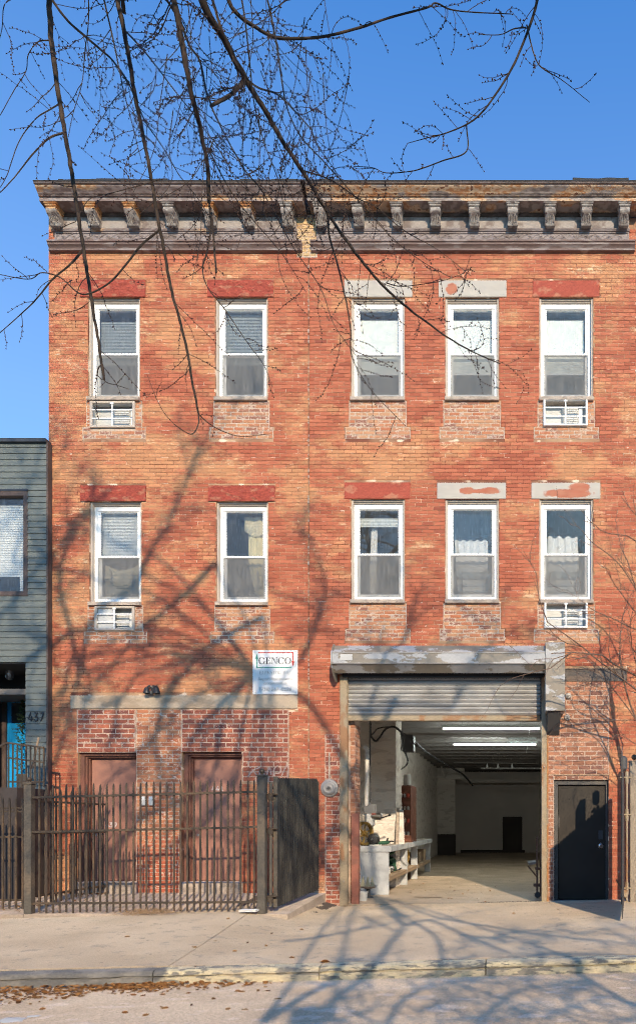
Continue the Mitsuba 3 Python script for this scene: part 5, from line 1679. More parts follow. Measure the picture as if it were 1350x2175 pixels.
# porch: soffit, lamp, side wall, blue door, stoop
put(nh, 'porch', MB().box(por[0] - 1, por[1] + .006, NY + .02, 1.3, Z_(1409, NY), Z_(1406, NY) + .1).box(por[0] - 1, por[1], 1.2, 1.3, -.2, Z_(1406, NY)).box(por[1], por[1] + .1, NY + .26, 1.3, -.2, Z_(1406, NY)), 'm_porch')
put(nh, 'porch__beam', MB().box(por[0] - 1, por[1], .95, 1.19, Z_(1462, 1.0), Z_(1406, NY)), 'm_porch')
dy = 1.0
dx0, dx1 = X_(15, dy), X_(62, dy)
dz0, dz1 = 2.12, Z_(1482, dy)
dk = put(nh, 'door', ring(dx0, dx1, dz0, dz1, .07, .09, dy, dy + .05, .006, bottom=Z_(1536, dy) - dz0), 'm_blue_door', label='bright blue front door')
n = dk.split('__')[1]
put(nh, n + '__groove', MB().box(dx0 + .09, dx1 - .09, dy - .004, dy - .0005, Z_(1549, dy), Z_(1547.5, dy)), 'm_porch')
put(nh, n + '__pane', MB().add([[dx0 + .07, dy + .02, dz0 + 1.1], [dx1 - .07, dy + .02, dz0 + 1.1], [dx1 - .07, dy + .02, dz1 - .08], [dx0 + .07, dy + .02, dz1 - .08]], [[0, 1, 2, 3]]), 'm_glass')
put(nh, n + '__frame', MB().box(dx0 - .08, dx0 - .004, dy - .03, dy + .08, 2.1, dz1 + .09).box(dx0 - .08, dx1, dy - .03, dy + .08, dz1 + .004, dz1 + .09), 'm_trim_brown')
c = P(51, 1550, dy)
put(nh, n + '__handle', MB().tube(spline([c + [0, -.01, .06], c + [-.02, -.05, .03], c + [-.01, -.06, -.03], c + [0, -.01, -.07]], 5), .012, 6), 'm_black')
put(nh, 'stoop', MB().box(por[0] - 1, NX1 - .02, -.85, NY - .02, .1, 2.10).box(por[0] - 1, por[1], NY, 1.2, .1, 2.11), 'm_dado')
put(nh, 'stoop__step', MB().box(-10.6, -9.4, -1.15, -.86, .1, 1.85).box(-10.6, -9.4, -1.45, -1.16, .1, 1.6), 'm_dado')
tm = meshkit.text_mesh('437', .155, .012, bold=False)
v = tm.vertices
wx0, wx1 = X_(61, NY), X_(95.5, NY)
put(nh, 'house_number', MB().add(np.c_[wx0 + (v[:, 0] - v[:, 0].min()) / np.ptp(v[:, 0]) * (wx1 - wx0), NY - .020 - v[:, 2], Z_(1532, NY) + v[:, 1]], tm.faces[:, ::-1]), 'm_black')
c = P(20, 1428, .45)
t = thing('porch_lamp', 'clear glass jar lamp hanging under the dark porch ceiling of the grey house', 'lamp')
put(t, 'cap', MB().lathe([(.0, .20), (.05, .20), (.07, .12), (.075, .06), (.07, .05), (.0, .05)], c, 'z', 14), 'm_dark_grey', smooth=40)
put(t, 'jar', MB().lathe([(.055, .05), (.07, .0), (.07, -.09), (.045, -.13), (.0, -.14)], c, 'z', 16), 'm_glass', smooth=40)
put(t, 'bulb', MB().lathe([(.015, .05), (.02, .0), (.03, -.04), (.02, -.07), (.0, -.075)], c, 'z', 10), 'm_white', smooth=40)
put(t, 'bracket', MB().tube([c + [0, 0, .2], c + [0, 0, .5]], .012, 6), 'm_dark_grey')
# plant mirrored by the door: a small conifer in a pot on the stoop
t = thing('potted_conifer', 'small dark green conifer beside the blue door', 'plant')
base = np.array([X_(58, .80), .78, 2.11])
r2 = np.random.default_rng(3)
m = MB()
for q in range(700):
    h = r2.uniform(.40, 1.75)
    rr = .17 * (1 - ((h - .5) / 1.75) ** 1.6) * math.sqrt(r2.uniform(.05, 1)) + .01
    a = r2.uniform(0, 2 * np.pi)
    p = base + [rr * math.cos(a), rr * math.sin(a), h]
    dd = np.array([math.cos(a), math.sin(a), r2.uniform(-.2, .9)])
    dd = dd / np.linalg.norm(dd) * r2.uniform(.03, .07)
    s = np.cross(dd, r2.normal(size=3))
    s = s / np.linalg.norm(s) * .011
    m.add([p - s, p + s, p + dd + s * .2, p + dd - s * .2], [[0, 1, 2, 3]])
mat('m_conifer', (.035, .065, .022), .7)
put(t, 'foliage', m, 'm_conifer', kind='stuff')
put(t, 'stem', MB().tube([base + [0, 0, .25], base + [0, 0, 1.9]], [.02, .006], 6), 'm_bark')
put(t, 'pot', MB().lathe([(.0, 0), (.12, 0), (.16, .28), (.17, .28), (.17, .31), (.14, .31), (.14, .28), (0, .28)], base, 'z', 18), 'm_dark_grey', smooth=40)
# stoop railing
t = thing('stoop_railing', 'black iron railing round the stoop before the blue door', 'railing')
ry = -.82
rx0, rx1 = X_(18, ry), X_(93, ry)
for k in range(9):
    x = rx0 + (rx1 - rx0) * k / 8
    put(t, 'baluster', MB().box(x - .011, x + .011, ry - .006, ry + .006, 2.10, 2.835 - .0097 * k - .012), 'm_iron')
for zz in (2.835, 2.59):
    put(t, 'rail', MB().add([[rx0, ry - .02, zz - .015], [rx1, ry - .02, zz - .093], [rx1, ry + .02, zz - .093], [rx0, ry + .02, zz - .015], [rx0, ry - .02, zz + .012], [rx1, ry - .02, zz - .066], [rx1, ry + .02, zz - .066], [rx0, ry + .02, zz + .012]],
                                  [[3, 2, 1, 0], [4, 5, 6, 7], [0, 1, 5, 4], [1, 2, 6, 5], [2, 3, 7, 6], [3, 0, 4, 7]]), 'm_iron')
put(t, 'bottom_rail', MB().cbox(rx0, rx1, ry - .012, ry + .012, 2.18, 2.205, .003), 'm_iron')
put(t, 'stair_rail', MB().tube(spline([[rx0, ry, 2.835], [rx0 - .15, ry - .05, 2.74], [rx0 - .7, ry - .5, 2.1], [rx0 - .9, ry - .7, 1.85]], 5), .02, 6), 'm_iron')
for k in range(4):
    x = rx0 - .12 - .15 * k
    put(t, 'stair_baluster', MB().box(x - .011, x + .011, ry - .1 - .1 * k - .006, ry - .1 - .1 * k + .006, 1.0, 2.70 - .15 * k), 'm_iron')
solo('broom_stick', MB().tube([P(68, 1632, -.55), P(82, 1566, -.45)], .017, 8), 'm_wood', 'bare wooden stick leaning behind the stoop railing of the grey house', 'stick', smooth=True)
# ---------------------------------------------------------------- trees
def pxline(pts, d0, d1):
    """a branch known by its outline in the picture, at d0 to d1 metres from the camera"""
    n = len(pts)
    return np.array([P(a, b, -D + d0 + (d1 - d0) * i / (n - 1)) for i, (a, b) in enumerate(pts)])


r3 = np.random.default_rng(41)
TW, BUD = MB(), MB()


def bud(p, d, L=.0105, w=.0034):
    d = d / (np.linalg.norm(d) + 1e-9)
    s = np.cross(d, [.3, .8, .52])
    s /= np.linalg.norm(s) + 1e-9
    t = np.cross(d, s)
    m = p + d * L * .45
    BUD.add([p, m + s * w, m + t * w, m - s * w, m - t * w, p + d * L], [[0, 2, 1], [0, 3, 2], [0, 4, 3], [0, 1, 4], [5, 1, 2], [5, 2, 3], [5, 3, 4], [5, 4, 1]])


def buds_along(path, step, start=.0, scale=1.0):
    L = np.r_[0, np.cumsum(np.linalg.norm(np.diff(path, axis=0), axis=1))]
    s = start + r3.uniform(0, step)
    side = 1
    while s < L[-1]:
        i = min(np.searchsorted(L, s), len(path) - 1)
        i = max(i, 1)
        t = path[i] - path[i - 1]
        t /= np.linalg.norm(t) + 1e-9
        p = path[i - 1] + t * (s - L[i - 1])
        o = np.cross(t, r3.normal(size=3))
        o /= np.linalg.norm(o) + 1e-9
        bud(p, t * .8 + o * side, (.0095 + r3.uniform(0, .005)) * scale, (.0032 + r3.uniform(0, .0015)) * scale)
        side = -side
        s += step * r3.uniform(.6, 1.5)
    bud(path[-1], path[-1] - path[-2], .012 * scale, .0034 * scale)


def twig(p, d, L, r, droop=.35, budstep=.022, depth=0, curl=.5):
    n = 7
    pts = [p]
    d = d / np.linalg.norm(d)
    bend = r3.normal(size=3) * curl
    for k in range(n):
        d = d + (bend * .18 + np.array([0, 0, -droop]) * .12 + r3.normal(size=3) * .10)
        d /= np.linalg.norm(d)
        pts.append(pts[-1] + d * L / n)
    path = np.array(pts)
    TW.tube(path, np.linspace(r, r * .45, len(path)), 4, cap=False)
    buds_along(path, budstep, L * .22)
    if depth > 0:
        for q in range(r3.integers(1, 3 + depth)):
            i = r3.integers(2, n)
            o = np.cross(path[i] - path[i - 1], r3.normal(size=3))
            o /= np.linalg.norm(o) + 1e-9
            twig(path[i], (path[i] - path[i - 1]) / np.linalg.norm(path[i] - path[i - 1]) * .7 + o * .8, L * r3.uniform(.3, .6), r * .7, droop, budstep, depth - 1)


tree = thing('street_tree', 'bare budding street tree whose drooping branches hang across the sky and the top floors', 'tree')
JOINT = {}


def branch(pts, d0, d1, r0, r1, n_twig, tl=(.12, .38), lead=None, flat_=.55, droop=.4, depth=0, frm=0.0, n=7):
    path = spline(pxline(pts, d0, d1), n)
    full = path
    if lead is not None:
        full = np.vstack([spline(np.vstack([np.asarray(lead, float), path[0]]), 8)[:-1], path])
    L = np.r_[0, np.cumsum(np.linalg.norm(np.diff(full, axis=0), axis=1))]
    k = np.searchsorted(L, L[-1] - np.sum(np.linalg.norm(np.diff(path, axis=0), axis=1)) + 1e-6)
    rad = np.r_[np.full(len(full) - len(path), r0 * 1.25), r0 + (r1 - r0) * np.linspace(0, 1, len(path)) ** .8]
    wob = meshkit.fbm(np.c_[full * 22], 2, 3) - .5
    full = full + wob[:, None] * r0 * np.array([.5, .3, .4])
    put(tree, 'branch', MB().tube(full, rad * (1 + .25 * (meshkit.noise(full * 60) - .5)), 7 if r0 > .008 else 5), 'm_bark', smooth=50)
    n_twig = int(round(n_twig * .8))
    r0, r1 = r0 * .80, r1 * .80
    for q in range(n_twig):
        i = r3.integers(int(frm * len(path)) + 1, len(path))
        t = path[i] - path[i - 1]
        t /= np.linalg.norm(t)
        side = np.array([t[2], 0, -t[0]]) * r3.choice([-1, 1]) + np.array([0, r3.normal() * flat_, 0])
        dd = t * r3.uniform(.3, 1.0) + side * r3.uniform(.5, 1.1)
        twig(path[i], dd, r3.uniform(*tl), max(.0019, r1 * .45) if r1 < .006 else .0028, droop, .021, depth)
    return path


# limbs out of frame that carry the hanging branches
TRX, TRY = .95, -15.9
tz = float(road_z(TRX, -15)) + .1
fork = np.array([.78, -15.5, 3.95])
crotch = np.array([2.35, -15.5, 6.45])
trunk = spline([(TRX, TRY, tz - .2), (TRX - .02, TRY + .02, 1.2), (TRX - .08, TRY + .15, 2.6), fork], 8)
put(tree, 'trunk', MB().tube(trunk, np.linspace(.24, .13, len(trunk)) * (1 + .5 * np.exp(-np.arange(len(trunk)) * .5)), 14), 'm_bark', smooth=50)
limb_a = spline([crotch, (1.5, -14.0, 8.0), (0, -12.0, 9.0), (-1.0, -11.0, 9.0), (-1.7, -9.9, 8.7)], 8)
put(tree, 'limb', MB().tube(limb_a, np.linspace(.065, .032, len(limb_a)), 10), 'm_bark', smooth=50)
limb_b = spline([crotch, (1.4, -13.0, 8.3), (.6, -11.2, 8.6), (.2, -10.4, 8.4)], 8)
put(tree, 'limb', MB().tube(limb_b, np.linspace(.050, .028, len(limb_b)), 10), 'm_bark', smooth=50)
la = lambda t: limb_a[int(t * (len(limb_a) - 1))]
lb = lambda t: limb_b[int(t * (len(limb_b) - 1))]

branch([(98, -70), (104, 0), (112, 110), (133, 250), (150, 350), (165, 450), (178, 530), (190, 610), (205, 700), (216, 770), (221, 806)], 3.9, 4.1, .0145, .0065, 16, lead=[la(1)], tl=(.08, .30))
branch([(216, 806), (206, 792), (212, 776), (219, 800)], 4.1, 4.12, .0025, .0015, 0)
branch([(221, 806), (228, 812), (250, 818), (274, 826)], 4.1, 4.0, .0030, .0015, 2, tl=(.03, .08))
branch([(238, -70), (250, 0), (270, 100), (285, 190), (300, 270), (320, 370), (338, 480), (350, 540), (365, 620), (385, 690), (400, 760), (412, 830), (421, 878)], 3.7, 4.2, .0125, .0055, 26, lead=[la(.95)], tl=(.08, .34))
branch([(421, 878), (422, 898), (410, 920), (392, 916), (362, 892), (338, 858), (312, 795)], 4.2, 4.1, .0042, .0014, 3, tl=(.04, .10))
branch([(421, 878), (440, 896), (470, 914), (510, 926), (566, 922)], 4.2, 4.25, .0038, .0014, 2, tl=(.04, .08))
branch([(360, -70), (370, 0), (390, 110), (405, 190), (418, 240), (428, 285), (440, 350), (444, 430)], 3.5, 3.9, .0155, .0095, 24, lead=[la(.9)], depth=1)
branch([(444, 430), (447, 490), (438, 540), (430, 570), (441, 610), (480, 660), (520, 720), (560, 775), (578, 822)], 3.9, 4.0, .0050, .0015, 18, tl=(.06, .25))
branch([(447, 440), (453, 500), (459, 578)], 3.9, 3.9, .0068, .0052, 2, tl=(.05, .1))
branch([(412, -70), (430, 0), (455, 50), (478, 85), (500, 130), (521, 166), (560, 230), (600, 300), (640, 360), (668, 405), (698, 456), (758, 540), (806, 598), (850, 640), (900, 680), (950, 715), (1000, 745), (1062, 772)], 3.3, 4.4, .0195, .0030, 54, lead=[la(.82)], depth=1, tl=(.10, .34))
branch([(521, 166), (505, 186), (480, 206), (447, 224)], 3.75, 3.6, .0105, .0075, 8, depth=1)
branch([(697, 455), (699, 500), (716, 560), (735, 640), (744, 700), (748, 760), (790, 830), (862, 905)], 4.1, 4.3, .0075, .0014, 22, tl=(.08, .30))
branch([(471, -60), (485, 0), (505, 30), (540, 55), (570, 72), (600, 80), (680, 77), (760, 58), (830, 35), (905, 15), (925, 5), (955, 18), (1000, 24), (1085, 28)], 3.6, 3.9, .0110, .0022, 40, lead=[la(.75)], tl=(.10, .42), droop=.7)
branch([(1150, -70), (1140, 0), (1122, 60), (1093, 130), (1065, 180), (1025, 235), (992, 262), (945, 282), (920, 288), (865, 303)], 3.6, 3.8, .0085, .0016, 24, lead=[lb(1)], tl=(.08, .22))
branch([(1118, 52), (1128, 95), (1140, 130), (1158, 148), (1195, 170), (1252, 216)], 3.65, 3.5, .0045, .0014, 7, tl=(.07, .18))
branch([(1116, 57), (1090, 60), (1062, 72), (1018, 72)], 3.65, 3.6, .0036, .0014, 5, tl=(.06, .18))
branch([(990, 264), (990, 320), (940, 340), (900, 355), (870, 363), (820, 366), (790, 355), (750, 352)], 3.75, 3.9, .0038, .0018, 14, tl=(.07, .18))
branch([(98, -20), (140, 38), (180, 75), (215, 105), (240, 128), (270, 170), (290, 215), (310, 260), (345, 310), (380, 370), (420, 420), (450, 470)], 3.7, 4.0, .0068, .0018, 22, depth=1)
branch([(133, 215), (105, 232), (75, 252), (40, 300), (15, 370), (-5, 405)], 4.0, 3.9, .0042, .0016, 6)
branch([(134, 281), (105, 292), (70, 325), (35, 370), (0, 408)], 4.0, 3.9, .0060, .0022, 5)
branch([(105, 84), (80, 88), (60, 115), (55, 150), (30, 190), (5, 235), (-10, 260)], 3.95, 3.9, .0032, .0015, 10, tl=(.06, .2))
branch([(40, -10), (10, 8), (4, 60), (-6, 100)], 3.8, 3.8, .003, .0015, 3)
branch([(176, 530), (150, 560), (112, 592), (85, 625), (60, 652), (0, 706)], 4.05, 4.0, .0068, .0022, 8, tl=(.07, .25))
branch([(338, 488), (300, 520), (260, 570), (225, 605), (175, 624), (130, 590), (90, 578), (60, 592), (-10, 580)], 3.95, 3.9, .0062, .0018, 10)
branch([(340, 380), (300, 392), (240, 408), (190, 422), (160, 470)], 3.9, 3.9, .0028, .0014, 6)
branch([(548, -50), (568, 0), (585, 80), (600, 180), (612, 235), (640, 290), (690, 345), (740, 400), (800, 470), (850, 520), (905, 560), (960, 590)], 3.4, 4.0, .0050, .0015, 30, lead=[la(.7)], depth=1)
branch([(440, -40), (470, 60), (500, 130), (540, 180), (590, 200), (640, 250), (662, 275)], 3.5, 3.6, .0075, .0025, 18, depth=1, lead=[la(.8)])
branch([(505, -50), (520, 40), (530, 130), (540, 220), (560, 300), (590, 380), (610, 470), (640, 545)], 3.4, 3.9, .0045, .0016, 20, lead=[la(.8)])
branch([(376, 20), (400, 90), (425, 130), (440, 200), (470, 270), (520, 360), (560, 410), (620, 520), (680, 610), (710, 690), (760, 760)], 3.6, 4.1, .0060, .0016, 24)
branch([(262, 60), (300, 100), (340, 150), (370, 190), (410, 240), (455, 300), (500, 335), (560, 380)], 3.75, 3.8, .0045, .0016, 18, depth=1)
branch([(214, -30), (235, 60), (250, 130), (262, 190), (275, 240), (290, 300), (300, 340)], 3.6, 3.7, .0048, .0016, 14, lead=[la(.95)], depth=1)
branch([(187, -30), (188, 40), (180, 110), (174, 175), (155, 240), (145, 290)], 3.7, 3.7, .0030, .0015, 8)
branch([(445, 320), (470, 370), (500, 420), (540, 470), (600, 540), (650, 620)], 3.8, 4.0, .0040, .0015, 18)
branch([(640, 360), (700, 380), (760, 420), (800, 440), (860, 490), (930, 530), (1000, 585)], 3.9, 4.0, .0040, .0014, 18, tl=(.06, .2))
branch([(820, 600), (850, 607), (900, 602), (940, 595), (985, 580)], 4.1, 4.1, .0032, .0014, 6, tl=(.05, .16))
for q in range(28):         # whips in the thick of the crown
    a, b = r3.uniform(330, 760), r3.uniform(-60, 330)
    dx_, ln = r3.normal() * 60, r3.uniform(120, 300)
    pts = [(a, b), (a + dx_ * .3, b + ln * .35), (a + dx_ * .8 + r3.normal() * 15, b + ln * .7), (a + dx_ * 1.2 + r3.normal() * 25, b + ln)]
    dd = r3.uniform(3.3, 4.3)
    branch(pts, dd, dd + r3.normal() * .15, .0025, .0012, int(r3.integers(2, 5)), tl=(.06, .22), n=5)
put(tree, 'twigs', TW, 'm_twig', kind='stuff')
put(tree, 'buds', BUD, 'm_bud', kind='stuff')

# the upper crown stands behind the camera, between the sun and the houses
S = SUN / -SUN[1]           # per metre towards the street


def back(px, py, plane='wall', to=-15.5):
    """a point of the crown that shades the place seen at this pixel"""
    if plane == 'wall':
        q = P(px, py, 0)
    else:
        Y = -4.0
        for _ in range(12):
            z = float(walk_z(X_(px, Y), Y)) if Y > -5.5 else float(road_z(X_(px, Y), Y))
            Y = (ZC - z) * F / (py - CY) - D
        q = P(px, py, Y)
    t = q[1] - to
    return q + S * t


def sline(pts, r0, r1, plane='wall', to=None, n_sub=4, sub=(.6, 1.6)):
    if to is None:
        to = -10.8 if plane == 'wall' else -13.9
    if plane == 'wall':
        r0, r1, n_sub = r0 * 1.05, r1 * 1.05, n_sub + 6
    p = np.array([back(a, b, plane, to + .3 * math.sin(i * 2.1)) for i, (a, b) in enumerate(pts)])
    path = spline(p, 6)
    carriers = np.vstack([limb_a[6:], limb_b[6:]])
    a_, b_ = (np.linalg.norm(carriers - e, axis=1) for e in (p[0], p[-1]))
    if plane == 'wall' and a_.min() > b_.min():
        path = path[::-1]
    d_ = np.linalg.norm(carriers - path[0], axis=1)
    c_ = carriers[int(d_.argmin())]
    lead = spline([c_, c_ * .55 + path[0] * .45 + [0, 0, .12 * d_.min()], path[0]], 8)[:-1]
    rr_ = np.r_[np.full(len(lead), min(r0, .028)), np.linspace(r0, r1, len(path))]
    if plane == 'floor' and r0 < .035:
        lead, rr_ = lead[:0], rr_[len(lead):]
    put(tree, 'limb', MB().tube(np.vstack([lead, path]) if len(lead) else path, rr_, 8), 'm_bark', smooth=50)
    for q in range(n_sub):
        i = r3.integers(len(path) // 4, len(path))
        t = path[i] - path[i - 1]
        t /= np.linalg.norm(t)
        d = t + r3.normal(size=3) * [.7, .5, .7]
        L = r3.uniform(*sub)
        s = [path[i]]
        for e in range(5):
            d = d / np.linalg.norm(d) + r3.normal(size=3) * .22
            s.append(s[-1] + d / np.linalg.norm(d) * L / 5)
        s = np.array(s)
        UP.tube(s, np.linspace(r1 * .75, .010, len(s)), 5)
        for w_ in range(11 if plane == 'wall' else 6):
            k = r3.integers(1, len(s))
            d2 = (s[k] - s[k - 1]) / np.linalg.norm(s[k] - s[k - 1]) + r3.normal(size=3) * .8
            L2 = r3.uniform(.2, .6)
            u = [s[k]]
            for e in range(3):
                d2 = d2 / np.linalg.norm(d2) + r3.normal(size=3) * .3
                u.append(u[-1] + d2 / np.linalg.norm(d2) * L2 / 3)
            UP.tube(np.array(u), [.010, .0085, .007, .005], 4)


UP = MB()
# limbs whose shadows cross the left house
sline([(95, 1660), (125, 1600), (150, 1500), (168, 1430), (188, 1340), (222, 1285), (300, 1215)], .065, .030, n_sub=6)
sline([(168, 1430), (150, 1340), (128, 1250), (135, 1180), (175, 1105), (238, 1035)], .055, .030, n_sub=7)
sline([(230, 1425), (300, 1335), (345, 1300), (400, 1255), (455, 1195)], .06, .028, n_sub=5)
sline([(300, 1215), (325, 1160), (350, 1125), (385, 1050), (415, 975)], .05, .025, n_sub=4)
sline([(150, 1340), (115, 1370), (60, 1420), (20, 1490)], .05, .03, n_sub=3)
sline([(0, 1330), (50, 1260), (85, 1215), (110, 1190), (170, 1090)], .05, .02, n_sub=5)
sline([(25, 1190), (48, 1110), (55, 1080), (88, 985)], .03, .012, n_sub=4, to=-9.8)
sline([(330, 1560), (370, 1460), (430, 1385), (480, 1350), (560, 1310)], .06, .03, n_sub=6)
sline([(440, 1560), (470, 1500), (520, 1440), (575, 1420)], .045, .02, n_sub=5)
sline([(560, 1700), (600, 1740), (640, 1775), (690, 1830)], .06, .05, n_sub=2)
sline([(677, 1850), (700, 1780), (725, 1700), (745, 1640), (800, 1560), (840, 1480)], .055, .03, n_sub=4)
sline([(225, 1800), (300, 1740), (385, 1700), (445, 1640), (470, 1540)], .05, .025, n_sub=5)
sline([(640, 1400), (670, 1330), (690, 1240), (660, 1150)], .05, .02, n_sub=4)
sline([(780, 1510), (810, 1430), (850, 1370), (880, 1290)], .04, .018, n_sub=4)
sline([(960, 1500), (1000, 1430), (1030, 1390), (1060, 1330)], .04, .018, n_sub=4)
for pts_, r_ in (([(300, 1850), (370, 1790), (430, 1740), (470, 1690), (500, 1640)], .045), ([(340, 1650), (330, 1560), (345, 1500), (372, 1435)], .042), ([(236, 1590), (250, 1500), (292, 1430)], .034),
                 ([(186, 1700), (230, 1640), (292, 1598)], .034), ([(424, 1660), (402, 1590), (424, 1540), (480, 1490)], .036), ([(568, 1650), (545, 1580), (566, 1510)], .030), ([(215, 1830), (260, 1760), (330, 1720)], .036),
                 ([(120, 1560), (135, 1470), (150, 1400)], .04), ([(470, 1860), (505, 1800), (520, 1740)], .03)):
    sline(pts_, r_, r_ * .6, n_sub=0)
# shadows on pavement and road
sline([(700, 2170), (715, 2120), (795, 2058), (830, 2000), (857, 1967), (835, 1940)], .055, .038, 'floor', n_sub=4, to=-15.5)
sline([(857, 1967), (910, 1955), (985, 1985), (1060, 2040)], .042, .026, 'floor', n_sub=6)
sline([(930, 1950), (1040, 1968), (1150, 1985), (1345, 2005)], .036, .022, 'floor', n_sub=6)
sline([(880, 1960), (925, 1990), (940, 2040), (930, 2080)], .04, .02, 'floor', n_sub=5)
sline([(560, 2170), (640, 2120), (700, 2090)], .05, .03, 'floor', n_sub=4)
sline([(1220, 2060), (1280, 2100), (1349, 2140)], .05, .03, 'floor', n_sub=5)
sline([(820, 2175), (860, 2120), (930, 2090), (1060, 2075)], .03, .02, 'floor', n_sub=4)
sline([(1010, 2175), (1060, 2130), (1120, 2100), (1260, 2080)], .03, .018, 'floor', n_sub=4)
sline([(1120, 2030), (1200, 2025), (1349, 2030)], .03, .02, 'floor', n_sub=5)
for a_, b_, c_, d_ in ((880, 2150, 1000, 2120), (950, 2170, 1130, 2130), (1150, 2165, 1300, 2115), (1080, 2085, 1240, 2060), (760, 2160, 840, 2100), (930, 2020, 1090, 2000), (1040, 1990, 1200, 1960), (1180, 1990, 1330, 1965),
                       (1200, 2150, 1349, 2170), (640, 2170, 700, 2120), (880, 2080, 1000, 2060), (1100, 2015, 1180, 2050)):
    sline([(a_, b_), ((a_ + c_) / 2 + r3.normal() * 12, (b_ + d_) / 2 + r3.normal() * 5), (c_, d_)], .016, .010, 'floor', n_sub=3, sub=(.3, .9))
sline([(600, 2000), (680, 1990), (760, 1975), (835, 1960)], .03, .02, 'floor', n_sub=4)
put(tree, 'upper_twigs', UP, 'm_bark', kind='stuff')

# small bare tree at the right edge, in front of the wall
t2 = thing('small_tree', 'small bare tree with fine brown twigs at the right edge, before the brick wall', 'tree')
ty = -1.15
root = np.array([2.45, -1.05, .1])
tp = spline([root, (2.42, -1.05, 1.2), (2.30, -1.1, 2.6), (2.12, -1.12, 3.6), (2.0, -1.1, 4.4)], 8)
put(t2, 'trunk', MB().tube(tp, np.linspace(.055, .022, len(tp)), 8), 'm_twig_brown', smooth=50)
ST = MB()


def stwig(p, d, L, r, depth):
    s = [p]
    d = np.asarray(d, float)
    for e in range(6):
        d = d / np.linalg.norm(d) + r3.normal(size=3) * [.16, .10, .16] + [0, 0, .02]
        s.append(s[-1] + d / np.linalg.norm(d) * L / 6)
    s = np.array(s)
    ST.tube(s, np.linspace(r, max(r * .4, .0022), len(s)), 5, cap=False)
    if depth:
        for q in range(3):
            k = r3.integers(1, 7)
            t = (s[k] - s[k - 1]) / np.linalg.norm(s[k] - s[k - 1])
            o = np.array([t[2], 0, -t[0]]) * r3.choice([-1, 1])
            stwig(s[k], t + o * r3.uniform(.4, .9) + [0, r3.normal() * .35, 0], L * r3.uniform(.3, .6), r * .55, depth - 1)


def stree(pts, r0, r1, n, L=(.25, .6), y=ty):
    path = spline(np.array([P(a, b, y + .10 * math.sin(i * 1.7)) for i, (a, b) in enumerate(pts)]), 6)
    put(t2, 'branch', MB().tube(path, np.linspace(r0, r1, len(path)) * .85, 6), 'm_twig_brown', smooth=50)
    for q in range(n):
        i = r3.integers(len(path) // 5, len(path))
        t = (path[i] - path[i - 1]) / np.linalg.norm(path[i] - path[i - 1])
        o = np.array([t[2], 0, -t[0]]) * r3.choice([-1, 1])
        stwig(path[i], t + o * r3.uniform(.4, 1) + [0, r3.normal() * .4, 0], r3.uniform(*L), max(r1 * .7, .0030), 1)


stree([(1395, 1330), (1350, 1252), (1320, 1205), (1290, 1176), (1255, 1150), (1232, 1122), (1210, 1112)], .014, .0035, 10)
stree([(1395, 1350), (1345, 1335), (1300, 1313), (1262, 1297), (1240, 1280), (1220, 1265)], .012, .0035, 9)
stree([(1380, 1580), (1345, 1515), (1325, 1450), (1316, 1390), (1320, 1320), (1335, 1270)], .020, .006, 12)
stree([(1370, 1560), (1330, 1500), (1290, 1450), (1265, 1420), (1240, 1390)], .013, .004, 12, (.3, .6))
stree([(1390, 1540), (1350, 1530), (1303, 1530), (1264, 1524), (1229, 1511)], .009, .003, 8)
stree([(1390, 1500), (1360, 1440), (1345, 1390), (1330, 1330)], .014, .004, 8)
stree([(1385, 1600), (1340, 1575), (1310, 1560), (1285, 1590), (1280, 1640)], .009, .003, 7)
stree([(1390, 1480), (1345, 1470), (1310, 1455), (1280, 1460), (1250, 1450)], .009, .003, 10)
# limbs towards the street, out of frame
for dx_, dy_, dz_ in ((-.5, -1.2, 1.6), (.3, -1.0, 2.0), (-.9, -.9, 1.0), (-.1, -.8, 2.4)):
    for q in range(2):
        stwig(tp[-10 + 3 * q], [dx_, dy_, dz_ * .8], 2.2, .016, 2)
put(t2, 'twigs', ST, 'm_twig_brown', kind='stuff')

# ---------------------------------------------------------------- the low houses across the street, behind the camera
for k in range(6):
    x0 = -32 + k * 10.6
    x1, hh = x0 + 10.5, (6.9, 7.3, 7.0)[k % 3]
    oh = thing('opposite_house', ('first', 'second', 'third', 'fourth', 'fifth', 'sixth')[k] + ' low brick house from the left across the street, behind the viewer', 'house', 'low houses across the street')
    holes = [(x0 + 1.2 + q * 3.2, x0 + 2.3 + q * 3.2, z0, z0 + 1.7) for q in range(3) for z0 in ((1.2, 4.4))]
    bp = sbox(x0, -.6, x1, hh).difference(unary_union([sbox(h[0], h[2], h[1], h[3]) for h in holes]))
    put(oh, 'wall', MB().poly_y(bp, -24.8, -24.5), 'm_painted')
    put(oh, 'body', MB().box(x0 + .02, x1 - .02, -33, -25.2, -.6, hh - .1), 'm_painted')
    put(oh, 'cornice', MB().box(x0, x1, -24.5, -24.2, hh - .35, hh), 'm_cornice_left')
    for h in holes:
        put(oh, 'window', ring(h[0], h[1], h[2], h[3], .08, .08, -24.72, -24.62, .01), 'm_vinyl')
        put(oh, 'pane', MB().add([[h[0], -24.68, h[2]], [h[1], -24.68, h[2]], [h[1], -24.68, h[3]], [h[0], -24.68, h[3]]], [[0, 1, 2, 3]]), 'm_glass')

